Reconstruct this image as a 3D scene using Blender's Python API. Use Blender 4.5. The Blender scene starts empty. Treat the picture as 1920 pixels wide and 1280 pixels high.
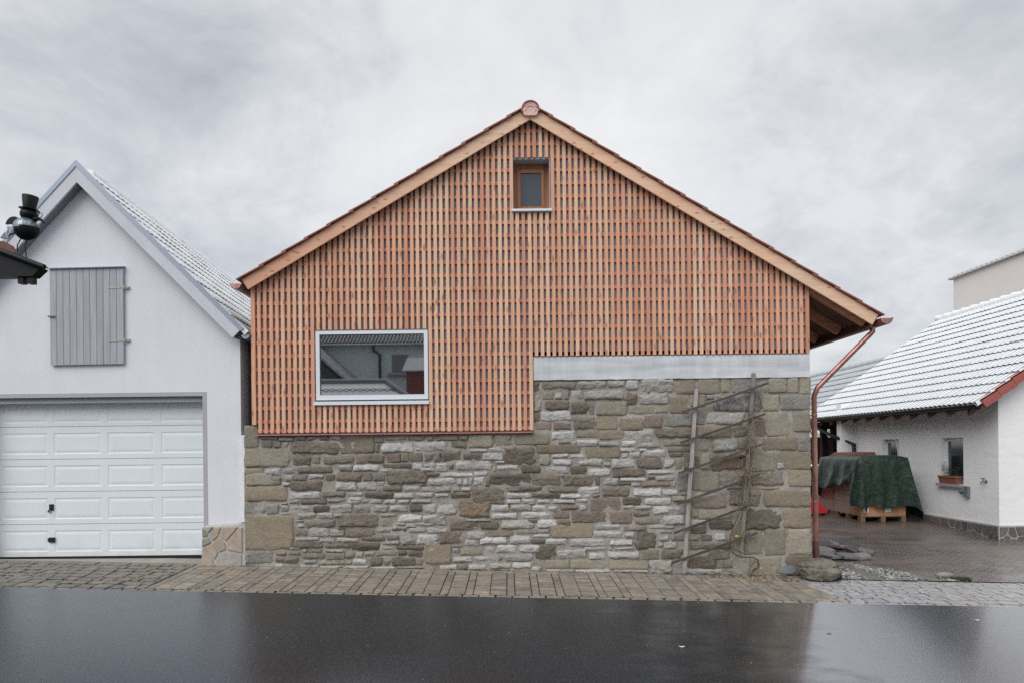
import bpy, math, random
from mathutils import Vector, Matrix, noise
from mathutils.geometry import tessellate_polygon
R = math.radians
random.seed(7)
scene = bpy.context.scene
col = scene.collection
SKY_OX, SKY_OY = 3.1, 1.4
F, U0, V0, ROLL, ZC = 1280.0, 955.0, 838.0, R(0.65), 1.72     # focal length in photo pixels, vanishing point, roll, eye height
# ------------------------------------------------------------------ camera
cd = bpy.data.cameras.new('camera'); cam = bpy.data.objects.new('camera', cd); col.objects.link(cam)
cam.location = (0, 0, ZC)
cam.rotation_euler = (Matrix.Rotation(R(90), 4, 'X') @ Matrix.Rotation(-ROLL, 4, 'Z')).to_euler()
cd.sensor_width = 36.0; cd.lens = 36.0 * F / 1920.0
cd.shift_x = (960 - U0) / 1920.0; cd.shift_y = (V0 - 640) / 1920.0
cd.clip_start = 0.05; cd.clip_end = 2000
scene.camera = cam
# ------------------------------------------------------------------ world: overcast sky
w = bpy.data.worlds.new('World'); scene.world = w; w.use_nodes = True
nt = w.node_tree; N = nt.nodes; L = nt.links
for n in list(N): N.remove(n)
out = N.new('ShaderNodeOutputWorld'); bg = N.new('ShaderNodeBackground'); bg.inputs['Strength'].default_value = 0.083
L.new(bg.outputs[0], out.inputs[0])
sky = N.new('ShaderNodeTexSky'); sky.sky_type = 'NISHITA'; sky.sun_disc = False
sky.sun_elevation = R(46); sky.sun_rotation = R(180 - 32)
tc = N.new('ShaderNodeTexCoord'); sep = N.new('ShaderNodeSeparateXYZ'); L.new(tc.outputs['Generated'], sep.inputs[0])
def wm(op, a, b=None, c=None):
    n = N.new('ShaderNodeMath'); n.operation = op
    for i, v in enumerate((a, b, c)):
        if v is None: continue
        if isinstance(v, (int, float)): n.inputs[i].default_value = v
        else: L.new(v, n.inputs[i])
    return n.outputs[0]
zz = wm('ADD', wm('ABSOLUTE', sep.outputs['Z']), 0.42)
cmb = N.new('ShaderNodeCombineXYZ')
L.new(wm('DIVIDE', sep.outputs['X'], zz), cmb.inputs[0]); L.new(wm('DIVIDE', sep.outputs['Y'], zz), cmb.inputs[1])
def wnoise(scale, detail, rough, dist, off, sc=(1, 1, 1)):
    m = N.new('ShaderNodeMapping'); m.inputs['Location'].default_value = off; m.inputs['Scale'].default_value = sc
    L.new(cmb.outputs[0], m.inputs[0])
    n = N.new('ShaderNodeTexNoise'); n.inputs['Scale'].default_value = scale; n.inputs['Detail'].default_value = detail
    n.inputs['Roughness'].default_value = rough; n.inputs['Distortion'].default_value = dist
    L.new(m.outputs[0], n.inputs['Vector']); return n.outputs['Fac']
n1 = wnoise(0.95, 8, 0.56, 0.4, (SKY_OX, SKY_OY, 0.0), (0.9, 0.8, 1))
n2 = wnoise(3.4, 9, 0.68, 0.3, (0.3, 7.7, 2.0), (1.1, 1.0, 1))
cl = wm('ADD', wm('MULTIPLY', wm('ADD', wm('MULTIPLY', n1, 0.62), wm('MULTIPLY', n2, 0.38)), 1.3), -0.15)
def cloud_mass(u, v, r0, r1, wgt):
    # a broad bank of thicker or thinner cloud around the direction of a photo pixel
    d = Vector((u - U0, F, V0 - v)).normalized()
    vm = N.new('ShaderNodeVectorMath'); vm.operation = 'DOT_PRODUCT'; L.new(tc.outputs['Generated'], vm.inputs[0]); vm.inputs[1].default_value = d
    mr = N.new('ShaderNodeMapRange'); mr.interpolation_type = 'SMOOTHSTEP'; L.new(vm.outputs['Value'], mr.inputs['Value'])
    mr.inputs['From Min'].default_value = math.cos(math.radians(r1)); mr.inputs['From Max'].default_value = math.cos(math.radians(r0)); mr.inputs['To Max'].default_value = wgt
    return mr.outputs['Result']
for a_ in ((1640, 310, 1, 18, -0.095), (1900, 60, 1, 14, -0.06), (120, 140, 1, 16, -0.055), (420, 300, 1, 12, -0.03), (1030, 130, 4, 22, 0.07), (1450, 40, 1, 12, 0.03)): cl = wm('ADD', cl, cloud_mass(*a_))
rmp = N.new('ShaderNodeValToRGB'); L.new(cl, rmp.inputs[0])
e = rmp.color_ramp.elements
e[0].position = 0.26; e[0].color = (4.1, 4.4, 4.85, 1)
e[1].position = 0.68; e[1].color = (9.0, 9.05, 9.1, 1)
k = e.new(0.42); k.color = (6.2, 6.45, 6.8, 1)
k = e.new(0.53); k.color = (7.9, 8.05, 8.2, 1)
mx = N.new('ShaderNodeMix'); mx.data_type = 'RGBA'; mx.inputs['Factor'].default_value = 0.9
L.new(sky.outputs[0], mx.inputs['A']); L.new(rmp.outputs[0], mx.inputs['B']); L.new(mx.outputs['Result'], bg.inputs['Color'])
# ------------------------------------------------------------------ soft sun behind the cloud
sl = bpy.data.lights.new('sun', 'SUN'); sl.energy = 1.5; sl.angle = R(50); sl.color = (1.0, 0.985, 0.965)
so = bpy.data.objects.new('sun', sl); col.objects.link(so); so.location = (0, 0, 30)
so.rotation_euler = (R(46), 0, R(-32))
vs = scene.view_settings
vs.view_transform = 'Standard'; vs.look = 'None'; vs.exposure = 0.33; vs.gamma = 1.0; vs.use_curve_mapping = False
scene.cycles.max_bounces = 6; scene.cycles.diffuse_bounces = 3; scene.cycles.glossy_bounces = 3
scene.cycles.use_denoising = False; scene.cycles.use_adaptive_sampling = False; scene.cycles.sample_clamp_indirect = 3.0

# ------------------------------------------------------------------ helpers
def P(u, v, Y):
    """point at depth Y seen at photo pixel (u, v)"""
    a, b = u - U0, V0 - v
    c, s = math.cos(ROLL), math.sin(ROLL)
    return Vector(((a * c + b * s) * Y / F, Y, (-a * s + b * c) * Y / F + ZC))
def XZ(u, v, Y):
    p = P(u, v, Y); return (p.x, p.z)
def lin(r, g, b):
    f = lambda c: (c / 255 / 12.92) if c / 255 <= 0.04045 else ((c / 255 + 0.055) / 1.055) ** 2.4
    return (f(r), f(g), f(b))
def A(r, g, b, k=0.70):
    c = [x / k for x in lin(r, g, b)]; s = min(1.0, 0.84 / max(c)); return tuple(x * s for x in c)
def ss(a, b, x):
    t = max(0.0, min(1.0, (x - a) / (b - a))); return t * t * (3 - 2 * t)

ORG = {}
class MB:
    def __init__(s): s.v = []; s.f = []; s.m = []; s.sm = []
    def add(s, vs, fs, m=0, smooth=False):
        o = len(s.v); s.v += [tuple(p) for p in vs]
        for f in fs: s.f.append([i + o for i in f]); s.m.append(m); s.sm.append(smooth)
    def box(s, a, b, m=0):
        x0, y0, z0 = a; x1, y1, z1 = b
        s.hexa([(x0,y0,z0),(x1,y0,z0),(x1,y1,z0),(x0,y1,z0),(x0,y0,z1),(x1,y0,z1),(x1,y1,z1),(x0,y1,z1)], m)
    def hexa(s, c, m=0):
        s.add(c, [(0,3,2,1),(4,5,6,7),(0,1,5,4),(1,2,6,5),(2,3,7,6),(3,0,4,7)], m)
    def bar(s, a, b, wd, ht, up=(0, 0, 1), m=0):
        a, b = Vector(a), Vector(b); d = (b - a).normalized(); x = d.cross(Vector(up))
        if x.length < 1e-4: x = d.cross(Vector((0, 1, 0)))
        x.normalize(); y = x.cross(d); x *= wd / 2; y *= ht / 2
        s.hexa([a-x-y, a+x-y, b+x-y, b-x-y, a-x+y, a+x+y, b+x+y, b-x+y], m)
    def prism(s, poly, y0, y1, m=0, holes=()):
        """polygon in x-z extruded in y; holes allowed"""
        loops = [list(poly)] + [list(h) for h in holes]
        flat = [p for l in loops for p in l]
        tris = tessellate_polygon([[Vector((p[0], p[1], 0)) for p in l] for l in loops])
        n = len(flat)
        fs = [tuple(t) for t in tris] + [tuple(n + i for i in reversed(t)) for t in tris]
        o = 0
        for l in loops:
            k = len(l)
            for i in range(k):
                j = (i + 1) % k; fs.append((o+i, o+j, n+o+j, n+o+i))
            o += k
        s.add([(p[0], y0, p[1]) for p in flat] + [(p[0], y1, p[1]) for p in flat], fs, m)
    def prism_x(s, poly, x0, x1, m=0, holes=()):
        t = MB(); t.prism(poly, x0, x1, 0, holes)
        s.add([(y, x, z) for x, y, z in t.v], t.f, m)
    def prism_z(s, poly, z0, z1, m=0):
        t = MB(); t.prism(poly, z0, z1, 0)
        s.add([(x, z, y) for x, y, z in t.v], t.f, m)
    def tube(s, pts, r, seg=8, m=0, r1=None, caps=True, arc=None):
        pts = [Vector(p) for p in pts]; n = len(pts); rings = []
        up = None
        for i, p in enumerate(pts):
            d = ((pts[min(i+1, n-1)] - pts[max(i-1, 0)])).normalized()
            if up is None:
                up = d.orthogonal().normalized()
            else:
                up = (up - d * up.dot(d)).normalized()
            x = up; y = d.cross(x)
            rr = r if r1 is None else r + (r1 - r) * i / max(1, n - 1)
            rings.append([p + (x * math.cos(2*math.pi*k/seg) + y * math.sin(2*math.pi*k/seg)) * rr for k in range(seg)])
        vs = [q for g in rings for q in g]; fs = []
        for i in range(n - 1):
            for k in range(seg):
                fs.append((i*seg+k, i*seg+(k+1) % seg, (i+1)*seg+(k+1) % seg, (i+1)*seg+k))
        s.add(vs, fs, m, True)
        if caps:
            s.add(rings[0], [tuple(range(seg))[::-1]], m); s.add(rings[-1], [tuple(range(seg))], m)
    def lathe(s, prof, c, axis='z', seg=16, m=0):
        vs = []; fs = []
        for (r, h) in prof:
            for k in range(seg):
                a = 2 * math.pi * k / seg
                p = (r*math.cos(a), r*math.sin(a), h)
                if axis == 'y': p = (p[0], h, p[1])
                if axis == 'x': p = (h, p[0], p[1])
                vs.append((c[0]+p[0], c[1]+p[1], c[2]+p[2]))
        for i in range(len(prof) - 1):
            for k in range(seg):
                fs.append((i*seg+k, i*seg+(k+1) % seg, (i+1)*seg+(k+1) % seg, (i+1)*seg+k))
        s.add(vs, fs, m, True)
    def ball(s, c, r, seg=16, rings=10, m=0, mat=None, half=None):
        vs = []; fs = []
        lo, hi = (0, math.pi) if half is None else half
        for i in range(rings + 1):
            t = lo + (hi - lo) * i / rings
            for k in range(seg):
                a = 2 * math.pi * k / seg
                q = Vector((r[0]*math.sin(t)*math.cos(a), r[1]*math.sin(t)*math.sin(a), r[2]*math.cos(t)))
                if mat is not None: q = mat @ q
                vs.append(Vector(c) + q)
        for i in range(rings):
            for k in range(seg):
                fs.append((i*seg+k, i*seg+(k+1) % seg, (i+1)*seg+(k+1) % seg, (i+1)*seg+k))
        s.add(vs, fs, m, True)
    def mesh(s, name, mats, org=(0, 0, 0)):
        o = Vector(org)
        me = bpy.data.meshes.new(name)
        me.from_pydata([Vector(p) - o for p in s.v], [], s.f)
        for k in (mats if isinstance(mats, (list, tuple)) else [mats]): me.materials.append(k)
        me.polygons.foreach_set('material_index', s.m); me.polygons.foreach_set('use_smooth', s.sm)
        me.update(); return me
    def build(s, name, mats, parent=None, org=None):
        po = ORG[parent.name] if parent else Vector((0, 0, 0))
        o = Vector(org) if org is not None else po
        return link(name, s.mesh(name, mats, o), parent, o)
def link(name, me, parent, org, rot=None):
    """object of mesh me at world position org under parent"""
    ob = bpy.data.objects.new(name, me); col.objects.link(ob)
    po = ORG[parent.name] if parent else Vector((0, 0, 0))
    if parent: ob.parent = parent
    ob.location = Vector(org) - po
    if rot is not None: ob.rotation_euler = rot
    ORG[ob.name] = Vector(org); return ob
def tag(o, label=None, cat=None, group=None, kind=None):
    if label: o['label'] = label
    if cat: o['category'] = cat
    if group: o['group'] = group
    if kind: o['kind'] = kind
    return o
def thing(name, loc, label, cat, group=None):
    o = bpy.data.objects.new(name, None); col.objects.link(o); o.location = loc; o.empty_display_size = 0.2
    ORG[o.name] = Vector(loc); return tag(o, label, cat, group)

# ------------------------------------------------------------------ materials
class M:
    def __init__(s, name, color=(0.5, 0.5, 0.5), rough=0.7, metal=0.0, ior=1.45):
        s.mat = bpy.data.materials.new(name); s.mat.use_nodes = True; s.t = s.mat.node_tree
        s.b = s.t.nodes['Principled BSDF']; s.b.inputs['Base Color'].default_value = (*color, 1)
        s.b.inputs['Roughness'].default_value = rough; s.b.inputs['Metallic'].default_value = metal; s.b.inputs['IOR'].default_value = ior
        s.color = color
        tcn = s.t.nodes.new('ShaderNodeTexCoord'); oi = s.t.nodes.new('ShaderNodeObjectInfo'); s.rand = oi.outputs['Random']
        s.obj = tcn.outputs['Object']
    def math(s, op, a, b=None):
        n = s.t.nodes.new('ShaderNodeMath'); n.operation = op
        for i, v in enumerate((a, b)):
            if v is None: continue
            if isinstance(v, (int, float)): n.inputs[i].default_value = v
            else: s.t.links.new(v, n.inputs[i])
        return n.outputs[0]
    def coord(s, scale=(1, 1, 1), rand=0.0, rot=(0, 0, 0)):
        m = s.t.nodes.new('ShaderNodeMapping'); m.inputs['Scale'].default_value = scale; m.inputs['Rotation'].default_value = rot
        src = s.obj
        if rand:
            va = s.t.nodes.new('ShaderNodeVectorMath'); va.operation = 'ADD'; s.t.links.new(src, va.inputs[0])
            k = s.math('MULTIPLY', s.rand, rand); c = s.t.nodes.new('ShaderNodeCombineXYZ')
            for i in range(3): s.t.links.new(k, c.inputs[i])
            s.t.links.new(c.outputs[0], va.inputs[1]); src = va.outputs[0]
        s.t.links.new(src, m.inputs[0]); return m.outputs[0]
    def noise(s, vec, scale=5, detail=4, rough=0.6, dist=0.0):
        n = s.t.nodes.new('ShaderNodeTexNoise'); n.inputs['Scale'].default_value = scale; n.inputs['Detail'].default_value = detail
        n.inputs['Roughness'].default_value = rough; n.inputs['Distortion'].default_value = dist
        s.t.links.new(vec, n.inputs['Vector']); return n.outputs['Fac']
    def voro(s, vec, scale=5, feat='F1', outp='Distance'):
        n = s.t.nodes.new('ShaderNodeTexVoronoi'); n.feature = feat; n.inputs['Scale'].default_value = scale
        s.t.links.new(vec, n.inputs['Vector']); return n.outputs[outp]
    def ramp(s, fac, stops):
        n = s.t.nodes.new('ShaderNodeValToRGB'); s.t.links.new(fac, n.inputs[0]); e = n.color_ramp.elements
        conv = lambda c: (*c, 1) if isinstance(c, (tuple, list)) else (c, c, c, 1)
        e[0].position, e[0].color = stops[0][0], conv(stops[0][1]); e[1].position, e[1].color = stops[-1][0], conv(stops[-1][1])
        for p, c in stops[1:-1]:
            k = e.new(p); k.color = conv(c)
        return n.outputs[0]
    def mix(s, fac, a, b, mode='MIX'):
        n = s.t.nodes.new('ShaderNodeMix'); n.data_type = 'RGBA'; n.blend_type = mode
        for key, v in (('Factor', fac), ('A', a), ('B', b)):
            k = n.inputs[key] if key == 'Factor' else [i for i in n.inputs if i.name == key and i.type == 'RGBA'][0]
            if isinstance(v, (int, float)): k.default_value = v if key == 'Factor' else (v, v, v, 1)
            elif isinstance(v, (tuple, list)): k.default_value = (*v, 1)
            else: s.t.links.new(v, k)
        return [o for o in n.outputs if o.type == 'RGBA'][0]
    def base(s, c): s.t.links.new(c, s.b.inputs['Base Color']); return s
    def rough(s, c): s.t.links.new(c, s.b.inputs['Roughness']); return s
    def bump(s, h, strength=0.3, dist=0.01, prev=None):
        n = s.t.nodes.new('ShaderNodeBump'); n.inputs['Strength'].default_value = strength; n.inputs['Distance'].default_value = dist
        s.t.links.new(h, n.inputs['Height'])
        if prev is not None: s.t.links.new(prev, n.inputs['Normal'])
        s.t.links.new(n.outputs[0], s.b.inputs['Normal']); return n.outputs[0]

def speckled(name, color, rough=0.8, amt=0.12, scale=3.0, fine=60, bump=0.15, bdist=0.004, rand=0.0):
    """plain matt surface with broad mottling and a fine grain"""
    m = M(name, color, rough); v = m.coord(rand=rand)
    big = m.noise(v, scale, 5, 0.6); sm_ = m.noise(v, fine, 3, 0.6)
    c = m.mix(1.0, m.mix(1.0, color, m.ramp(big, [(0.3, 1 - amt), (0.7, 1 + amt)]), 'MULTIPLY'), m.ramp(sm_, [(0.3, 1 - amt * 0.6), (0.7, 1 + amt * 0.6)]), 'MULTIPLY')
    m.base(c); m.bump(sm_, bump, bdist); return m.mat
def wood(name, c0, c1, c2, axis='z', rough=0.75, knots=True, rnd=1.0, wear=None):
    """sawn timber: grain along axis, each piece its own tone, red brown knots"""
    m = M(name, c0, rough)
    sc = {'z': (26, 26, 1.6), 'x': (1.6, 26, 26), 'y': (26, 1.6, 26)}[axis]
    v = m.coord(sc, rand=37.0)
    g = m.noise(v, 1.0, 5, 0.65, 0.6); g2 = m.noise(v, 5.0, 2, 0.5)
    tone = m.ramp(m.rand, [(0.0, c2), (0.3, c0), (0.55, c0), (0.9, c1)]) if rnd else None
    basec = tone if tone is not None else c0
    c = m.mix(1.0, basec, m.ramp(g, [(0.25, 0.74), (0.55, 1.0), (0.75, 1.12)]), 'MULTIPLY')
    c = m.mix(m.ramp(g2, [(0.45, 0.0), (0.75, 0.35)]), c, c2)
    lw = m.noise(m.coord(tuple(0.06 * q for q in sc), rand=23.0), 8.0, 3, 0.6)
    c = m.mix(m.ramp(lw, [(0.3, 0.55), (0.5, 0.0)]), c, c2); c = m.mix(m.ramp(lw, [(0.52, 0.0), (0.75, 0.5)]), c, c1)
    if knots:
        ks = {'z': (13, 13, 4.2), 'x': (4.2, 13, 13), 'y': (13, 4.2, 13)}[axis]
        kd = m.voro(m.coord(ks, rand=91.0), 1.0)
        c = m.mix(m.ramp(kd, [(0.09, 0.95), (0.17, 0.4), (0.25, 0.0)]), c, tuple(x * 0.34 for x in c2))
        c = m.mix(m.ramp(kd, [(0.12, 0.5), (0.34, 0.0)]), c, c2)
    if wear is not None:
        c = m.mix(m.ramp(m.noise(m.coord((3, 3, 3), 11.0), 2.0, 4), [(0.4, 0.0), (0.7, 0.7)]), c, wear)
    m.base(c); m.bump(g, 0.25, 0.003); return m.mat
def stone(name, color, alt, lime=0.25, grain=26, strat=(1, 1, 1), rough=0.85, bump=0.6, dark=0.5):
    """weathered stone: body colour, warm stains, patches of old lime wash, pits"""
    m = M(name, color, rough); v = m.coord(rand=53.0); vs_ = m.coord(strat, rand=53.0)
    a = m.noise(v, 5, 5, 0.65); b_ = m.noise(vs_, grain, 6, 0.7, 0.4); f_ = m.noise(v, 120, 2, 0.6); l_ = m.noise(vs_, 9, 6, 0.7, 0.5)
    c = m.mix(m.ramp(a, [(0.35, 0.0), (0.68, 1.0)]), color, alt)
    c = m.mix(1.0, c, m.ramp(m.rand, [(0.0, 0.80), (1.0, 1.18)]), 'MULTIPLY')
    c = m.mix(1.0, c, m.ramp(b_, [(0.28, dark), (0.46, 0.9), (0.62, 1.08), (0.8, 1.28)]), 'MULTIPLY')
    c = m.mix(m.ramp(l_, [(0.60 - lime * 0.45, 0.0), (0.80 - lime * 0.35, 0.6)]), c, A(176, 174, 171)) if lime > 0.2 else c
    c = m.mix(1.0, c, m.ramp(f_, [(0.3, 0.82), (0.7, 1.14)]), 'MULTIPLY')
    m.base(c)
    p = m.bump(b_, bump, 0.03); m.bump(f_, 0.35, 0.006, p); return m.mat
# ------------------------------------------------------------------ ground levels
def base_z(x, y):
    sl_ = -0.03 * max(-11.0, min(11.0, x))
    z = -0.036 + sl_
    if y < 8.0: z += (0.043 + 0.042 * ss(1.5, 4.8, x)) * (max(y, -4.0) - 8.0)        # the road falls away from the buildings
    if y > 8.0: z += 0.036 * (min(y, 9.46) - 8.0)
    if y > 9.3 and x > 3.0:
        t = ss(9.3, 13.0, y); z = z * (1 - t) + (-0.11 + 0.046 * max(0.0, min(y, 17.0) - 13.0)) * t
    return z
def on_ground(u, v):
    lo, hi = 3.0, 60.0
    for _ in range(60):
        mid = (lo + hi) / 2; p = P(u, v, mid)
        if p.z > base_z(p.x, p.y): lo = mid
        else: hi = mid
    p = P(u, v, lo); return Vector((p.x, p.y, base_z(p.x, p.y)))
def sheet(name, xs, ys, dz, mat, zf=base_z):
    m = MB(); nx = len(xs)
    m.add([(x, y, zf(x, y) + dz) for y in ys for x in xs],
          [(j*nx+i, j*nx+i+1, (j+1)*nx+i+1, (j+1)*nx+i) for j in range(len(ys)-1) for i in range(nx-1)], 0, True)
    return tag(m.build(name, mat), kind='structure')
def rng(a, b, n): return [a + (b - a) * i / n for i in range(n + 1)]

# wet asphalt: dark, with films of water of changing smoothness
m = M('wet_asphalt', (0.02, 0.02, 0.022), 0.3, ior=1.75); m.b.inputs['Specular Tint'].default_value = (0.64, 0.81, 1.0, 1)
v = m.coord(); big = m.noise(m.coord((0.35, 0.8, 1)), 1.0, 4, 0.55, 0.4); mid = m.noise(m.coord((0.9, 1.6, 1)), 2.2, 5, 0.6); fine = m.noise(v, 60, 3, 0.75)
m.base(m.mix(1.0, m.ramp(big, [(0.3, (0.011, 0.013, 0.018)), (0.7, (0.018, 0.021, 0.028))]), m.ramp(fine, [(0.42, 0.5), (0.58, 1.4), (0.7, 5.0)]), 'MULTIPLY'))
m.rough(m.ramp(m.math('ADD', m.math('MULTIPLY', big, 0.65), m.math('MULTIPLY', mid, 0.35)), [(0.36, 0.06), (0.5, 0.10), (0.66, 0.2)]))
p = m.bump(mid, 0.03, 0.01); m.bump(fine, 0.34, 0.006, p)
sx_ = m.t.nodes.new('ShaderNodeSeparateXYZ'); m.t.links.new(m.obj, sx_.inputs[0])      # wet coat strengthened to the right, added to brighten the sky's reflection
film_boost = m.ramp(m.math('ADD', m.math('MULTIPLY', sx_.outputs[0], 0.1), m.math('MULTIPLY', mid, 0.35)), [(0.30, 0.0), (0.48, 1.0)])
m.t.links.new(film_boost, m.b.inputs['Coat Weight']); m.b.inputs['Coat IOR'].default_value = 4.0; m.b.inputs['Coat Tint'].default_value = (0.94, 0.97, 1.0, 1); m.b.inputs['Coat Roughness'].default_value = 0.15; ASPHALT = m.mat
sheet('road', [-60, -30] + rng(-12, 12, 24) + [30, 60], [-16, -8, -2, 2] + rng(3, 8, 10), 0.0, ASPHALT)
GROUND = speckled('earth', (0.05, 0.045, 0.04), 0.9)
sheet('ground', [-400, 400], [-400, -16, 400], 0, GROUND, lambda x, y: -0.75)

# bedding under the pavers, dark wet sand showing in the joints
BED = speckled('joint_sand', (0.022, 0.020, 0.017), 0.9, 0.3, 6, 90)
PAVE = sheet('pavement', rng(-12, 12, 48), rng(7.995, 9.9, 8), -0.014, BED); ORG[PAVE.name] = Vector((0, 0, 0))
def paver_mat(name, c0, c1, c2, rough, ior=1.45):
    m = M(name, c0, rough, ior=ior); v = m.coord(rand=61.0)
    tone = m.ramp(m.rand, [(0.0, c1), (0.4, c0), (0.7, c0), (1.0, c2)])
    c = m.mix(1.0, tone, m.ramp(m.noise(v, 9, 5, 0.65), [(0.3, 0.72), (0.7, 1.25)]), 'MULTIPLY')
    g = m.noise(v, 110, 3, 0.6)
    c = m.mix(1.0, c, m.ramp(g, [(0.3, 0.8), (0.7, 1.18)]), 'MULTIPLY')
    m.base(c); m.rough(m.ramp(m.noise(v, 5, 3), [(0.35, rough - 0.12), (0.7, rough + 0.2)])); m.bump(g, 0.35, 0.004); return m.mat
PV_OLD = paver_mat('old_paver', A(140, 132, 121, 1.0), A(122, 118, 110, 1.0), A(160, 146, 131, 1.0), 0.62)
PV_GREY = paver_mat('grey_paver', A(124, 119, 110, 1.0), A(112, 109, 102, 1.0), A(134, 128, 120, 1.0), 0.6)
PV_WET = paver_mat('wet_paver', A(168, 167, 167, 1.0), A(156, 156, 160, 1.0), A(174, 166, 163, 1.0), 0.34, 1.7)
MOSS = speckled('moss', (0.035, 0.045, 0.015), 0.95, 0.3, 8, 80)
pv_cache = {}
def paver_mesh(sx, sy, mat, wob):
    key = (round(sx, 3), round(sy, 3), mat.name, wob)
    if key not in pv_cache:
        rr = random.Random(int(key[0] * 1000) * 7 + int(key[1] * 1000) * 131 + len(key[2]) + wob)
        j = lambda: rr.uniform(-1, 1) * (0.006 if wob else 0.0025)
        g = 0.0055 if not wob else 0.010; c = 0.006
        hx, hy = sx / 2 - g, sy / 2 - g * 1.6
        o = [(-hx + j(), -hy + j()), (hx + j(), -hy + j()), (hx + j(), hy + j()), (-hx + j(), hy + j())]
        t = [(x - c * (1 if x > 0 else -1), y - c * (1 if y > 0 else -1)) for x, y in o]
        m_ = MB()
        m_.add([(x, y, -0.03) for x, y in o] + [(x, y, -0.005) for x, y in o] + [(x, y, 0.0) for x, y in t],
               [(0,1,5,4),(1,2,6,5),(2,3,7,6),(3,0,4,7),(4,5,9,8),(5,6,10,9),(6,7,11,10),(7,4,8,11),(8,9,10,11)])
        pv_cache[key] = m_.mesh('paver', mat)
    return pv_cache[key]
pavers = []            # (x, y, sx, sy, mat, wob)
rp = random.Random(5)
x = -9.6                                                    # edging row along the road, all the way
while x < 9.6:
    w_ = 0.2 + rp.uniform(-0.01, 0.01)
    mat = PV_GREY if x < -4.2 else (PV_WET if x > 3.6 else PV_OLD)
    pavers.append((x + w_ / 2, 8.052, w_, 0.094, mat, 1)); x += w_
pat = [0.1, 0.2, 0.2, 0.1, 0.2, 0.1, 0.2, 0.1, 0.2, 0.2, 0.1, 0.2]
x = -4.35; k = 0                                            # old clay pavers before the stone wall
while x < 3.92:
    cw = pat[k % len(pat)] if rp.random() > 0.12 else rp.choice((0.1, 0.2)); k += 1
    y = 8.113; rd = 0.1 if cw > 0.15 else 0.2
    if cw < 0.15 and rp.random() < 0.5: y -= 0.0
    while y < 9.34:
        pavers.append((x + cw / 2, y + rd / 2, cw, rd, PV_OLD, 0)); y += rd
    x += cw
x = -4.35
while x < 3.92:                                             # soldier row against the wall
    w_ = 0.2 + rp.uniform(-0.01, 0.02); pavers.append((x + w_ / 2, 9.40, w_, 0.1, PV_OLD, 0)); x += w_
def mixed(x0, x1, y0, y1, mat, rows):
    for r_ in range(rows):
        ya = y0 + (y1 - y0) * r_ / rows; dy = (y1 - y0) / rows; x = x0 - rp.uniform(0, 0.15)
        while x < x1:
            w_ = rp.choice((0.11, 0.16, 0.2, 0.2, 0.24, 0.26)); w_ = min(w_, max(0.06, x1 - x)) if x + w_ > x1 else w_
            if x + w_ > x0 - 0.01: pavers.append((x + w_ / 2, ya + dy / 2, w_, dy, mat, 1))
            x += w_
mixed(-9.6, -4.36, 8.113, 9.50, PV_GREY, 8)
mixed(3.93, 9.6, 8.113, 9.27, PV_WET, 7)
pavers.sort(key=lambda q: q[1] - 0.35 * (q[2] * q[3] / 0.04) + 0.2 * max(0, abs(q[0]) - 6.2) * 5)
rest = MB()
rest_of = {PV_OLD.name: 0, PV_GREY.name: 1, PV_WET.name: 2}
rot0 = (0.036, 0.03, 0)
for i, (x, y, sx, sy, mat, wob) in enumerate(pavers):
    me = paver_mesh(round(sx / 0.02) * 0.02 if not wob else round(sx, 2), round(sy, 3), mat, wob)
    z = base_z(x, y) + rp.uniform(-0.003, 0.003) + 0.004 * noise.noise((x * 1.3, y * 1.3, 0))
    rot = (rot0[0] + rp.uniform(-1, 1) * 0.008, rot0[1] + rp.uniform(-1, 1) * 0.008, rp.uniform(-1, 1) * (0.006 if not wob else 0.02))
    if i < 300: link('paver', me, PAVE, (x, y, z), rot)
    else:
        mt = Matrix.Translation((x, y, z)) @ Matrix.Rotation(rot[2], 4, 'Z') @ Matrix.Rotation(rot[1], 4, 'Y') @ Matrix.Rotation(rot[0], 4, 'X')
        rest.add([mt @ vv.co for vv in me.vertices], [tuple(pp.vertices) for pp in me.polygons], rest_of[mat.name])
ro = rest.build('paver_rows', [paver_mat('old_paver_far', A(140, 132, 121, 1.0), A(122, 118, 110, 1.0), A(160, 146, 131, 1.0), 0.62), PV_GREY, PV_WET], PAVE)
tag(ro, kind='stuff')
# vary the joined rows piece by piece from their position
for nm in ('old_paver_far',):
    mm = bpy.data.materials[nm]; t = mm.node_tree
    geo = t.nodes.new('ShaderNodeNewGeometry')
    for lk in list(t.links):
        if lk.from_node.type == 'OBJECT_INFO' and lk.to_node.type == 'VALTORGB': t.links.new(geo.outputs['Random Per Island'], lk.to_socket)
mo = MB()                                                   # moss tufts in the joints before the garage
for _ in range(700):
    r_ = rp.randrange(1, 9); y = 8.105 + 1.395 * r_ / 8 + rp.uniform(-0.008, 0.008); x = rp.uniform(-6.6, -4.3) if rp.random() < 0.7 else rp.uniform(-4.3, 3.9)
    if x > -4.3: y = 8.1 + rp.uniform(-0.004, 0.004) if rp.random() < 0.6 else 9.45
    z = base_z(x, y) - 0.006; s_ = rp.uniform(0.006, 0.018)
    mo.ball((x, y, z), (s_ * 1.8, s_ * 0.7, s_ * 0.6), 5, 3)
tag(mo.build('moss', MOSS), kind='stuff')

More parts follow.
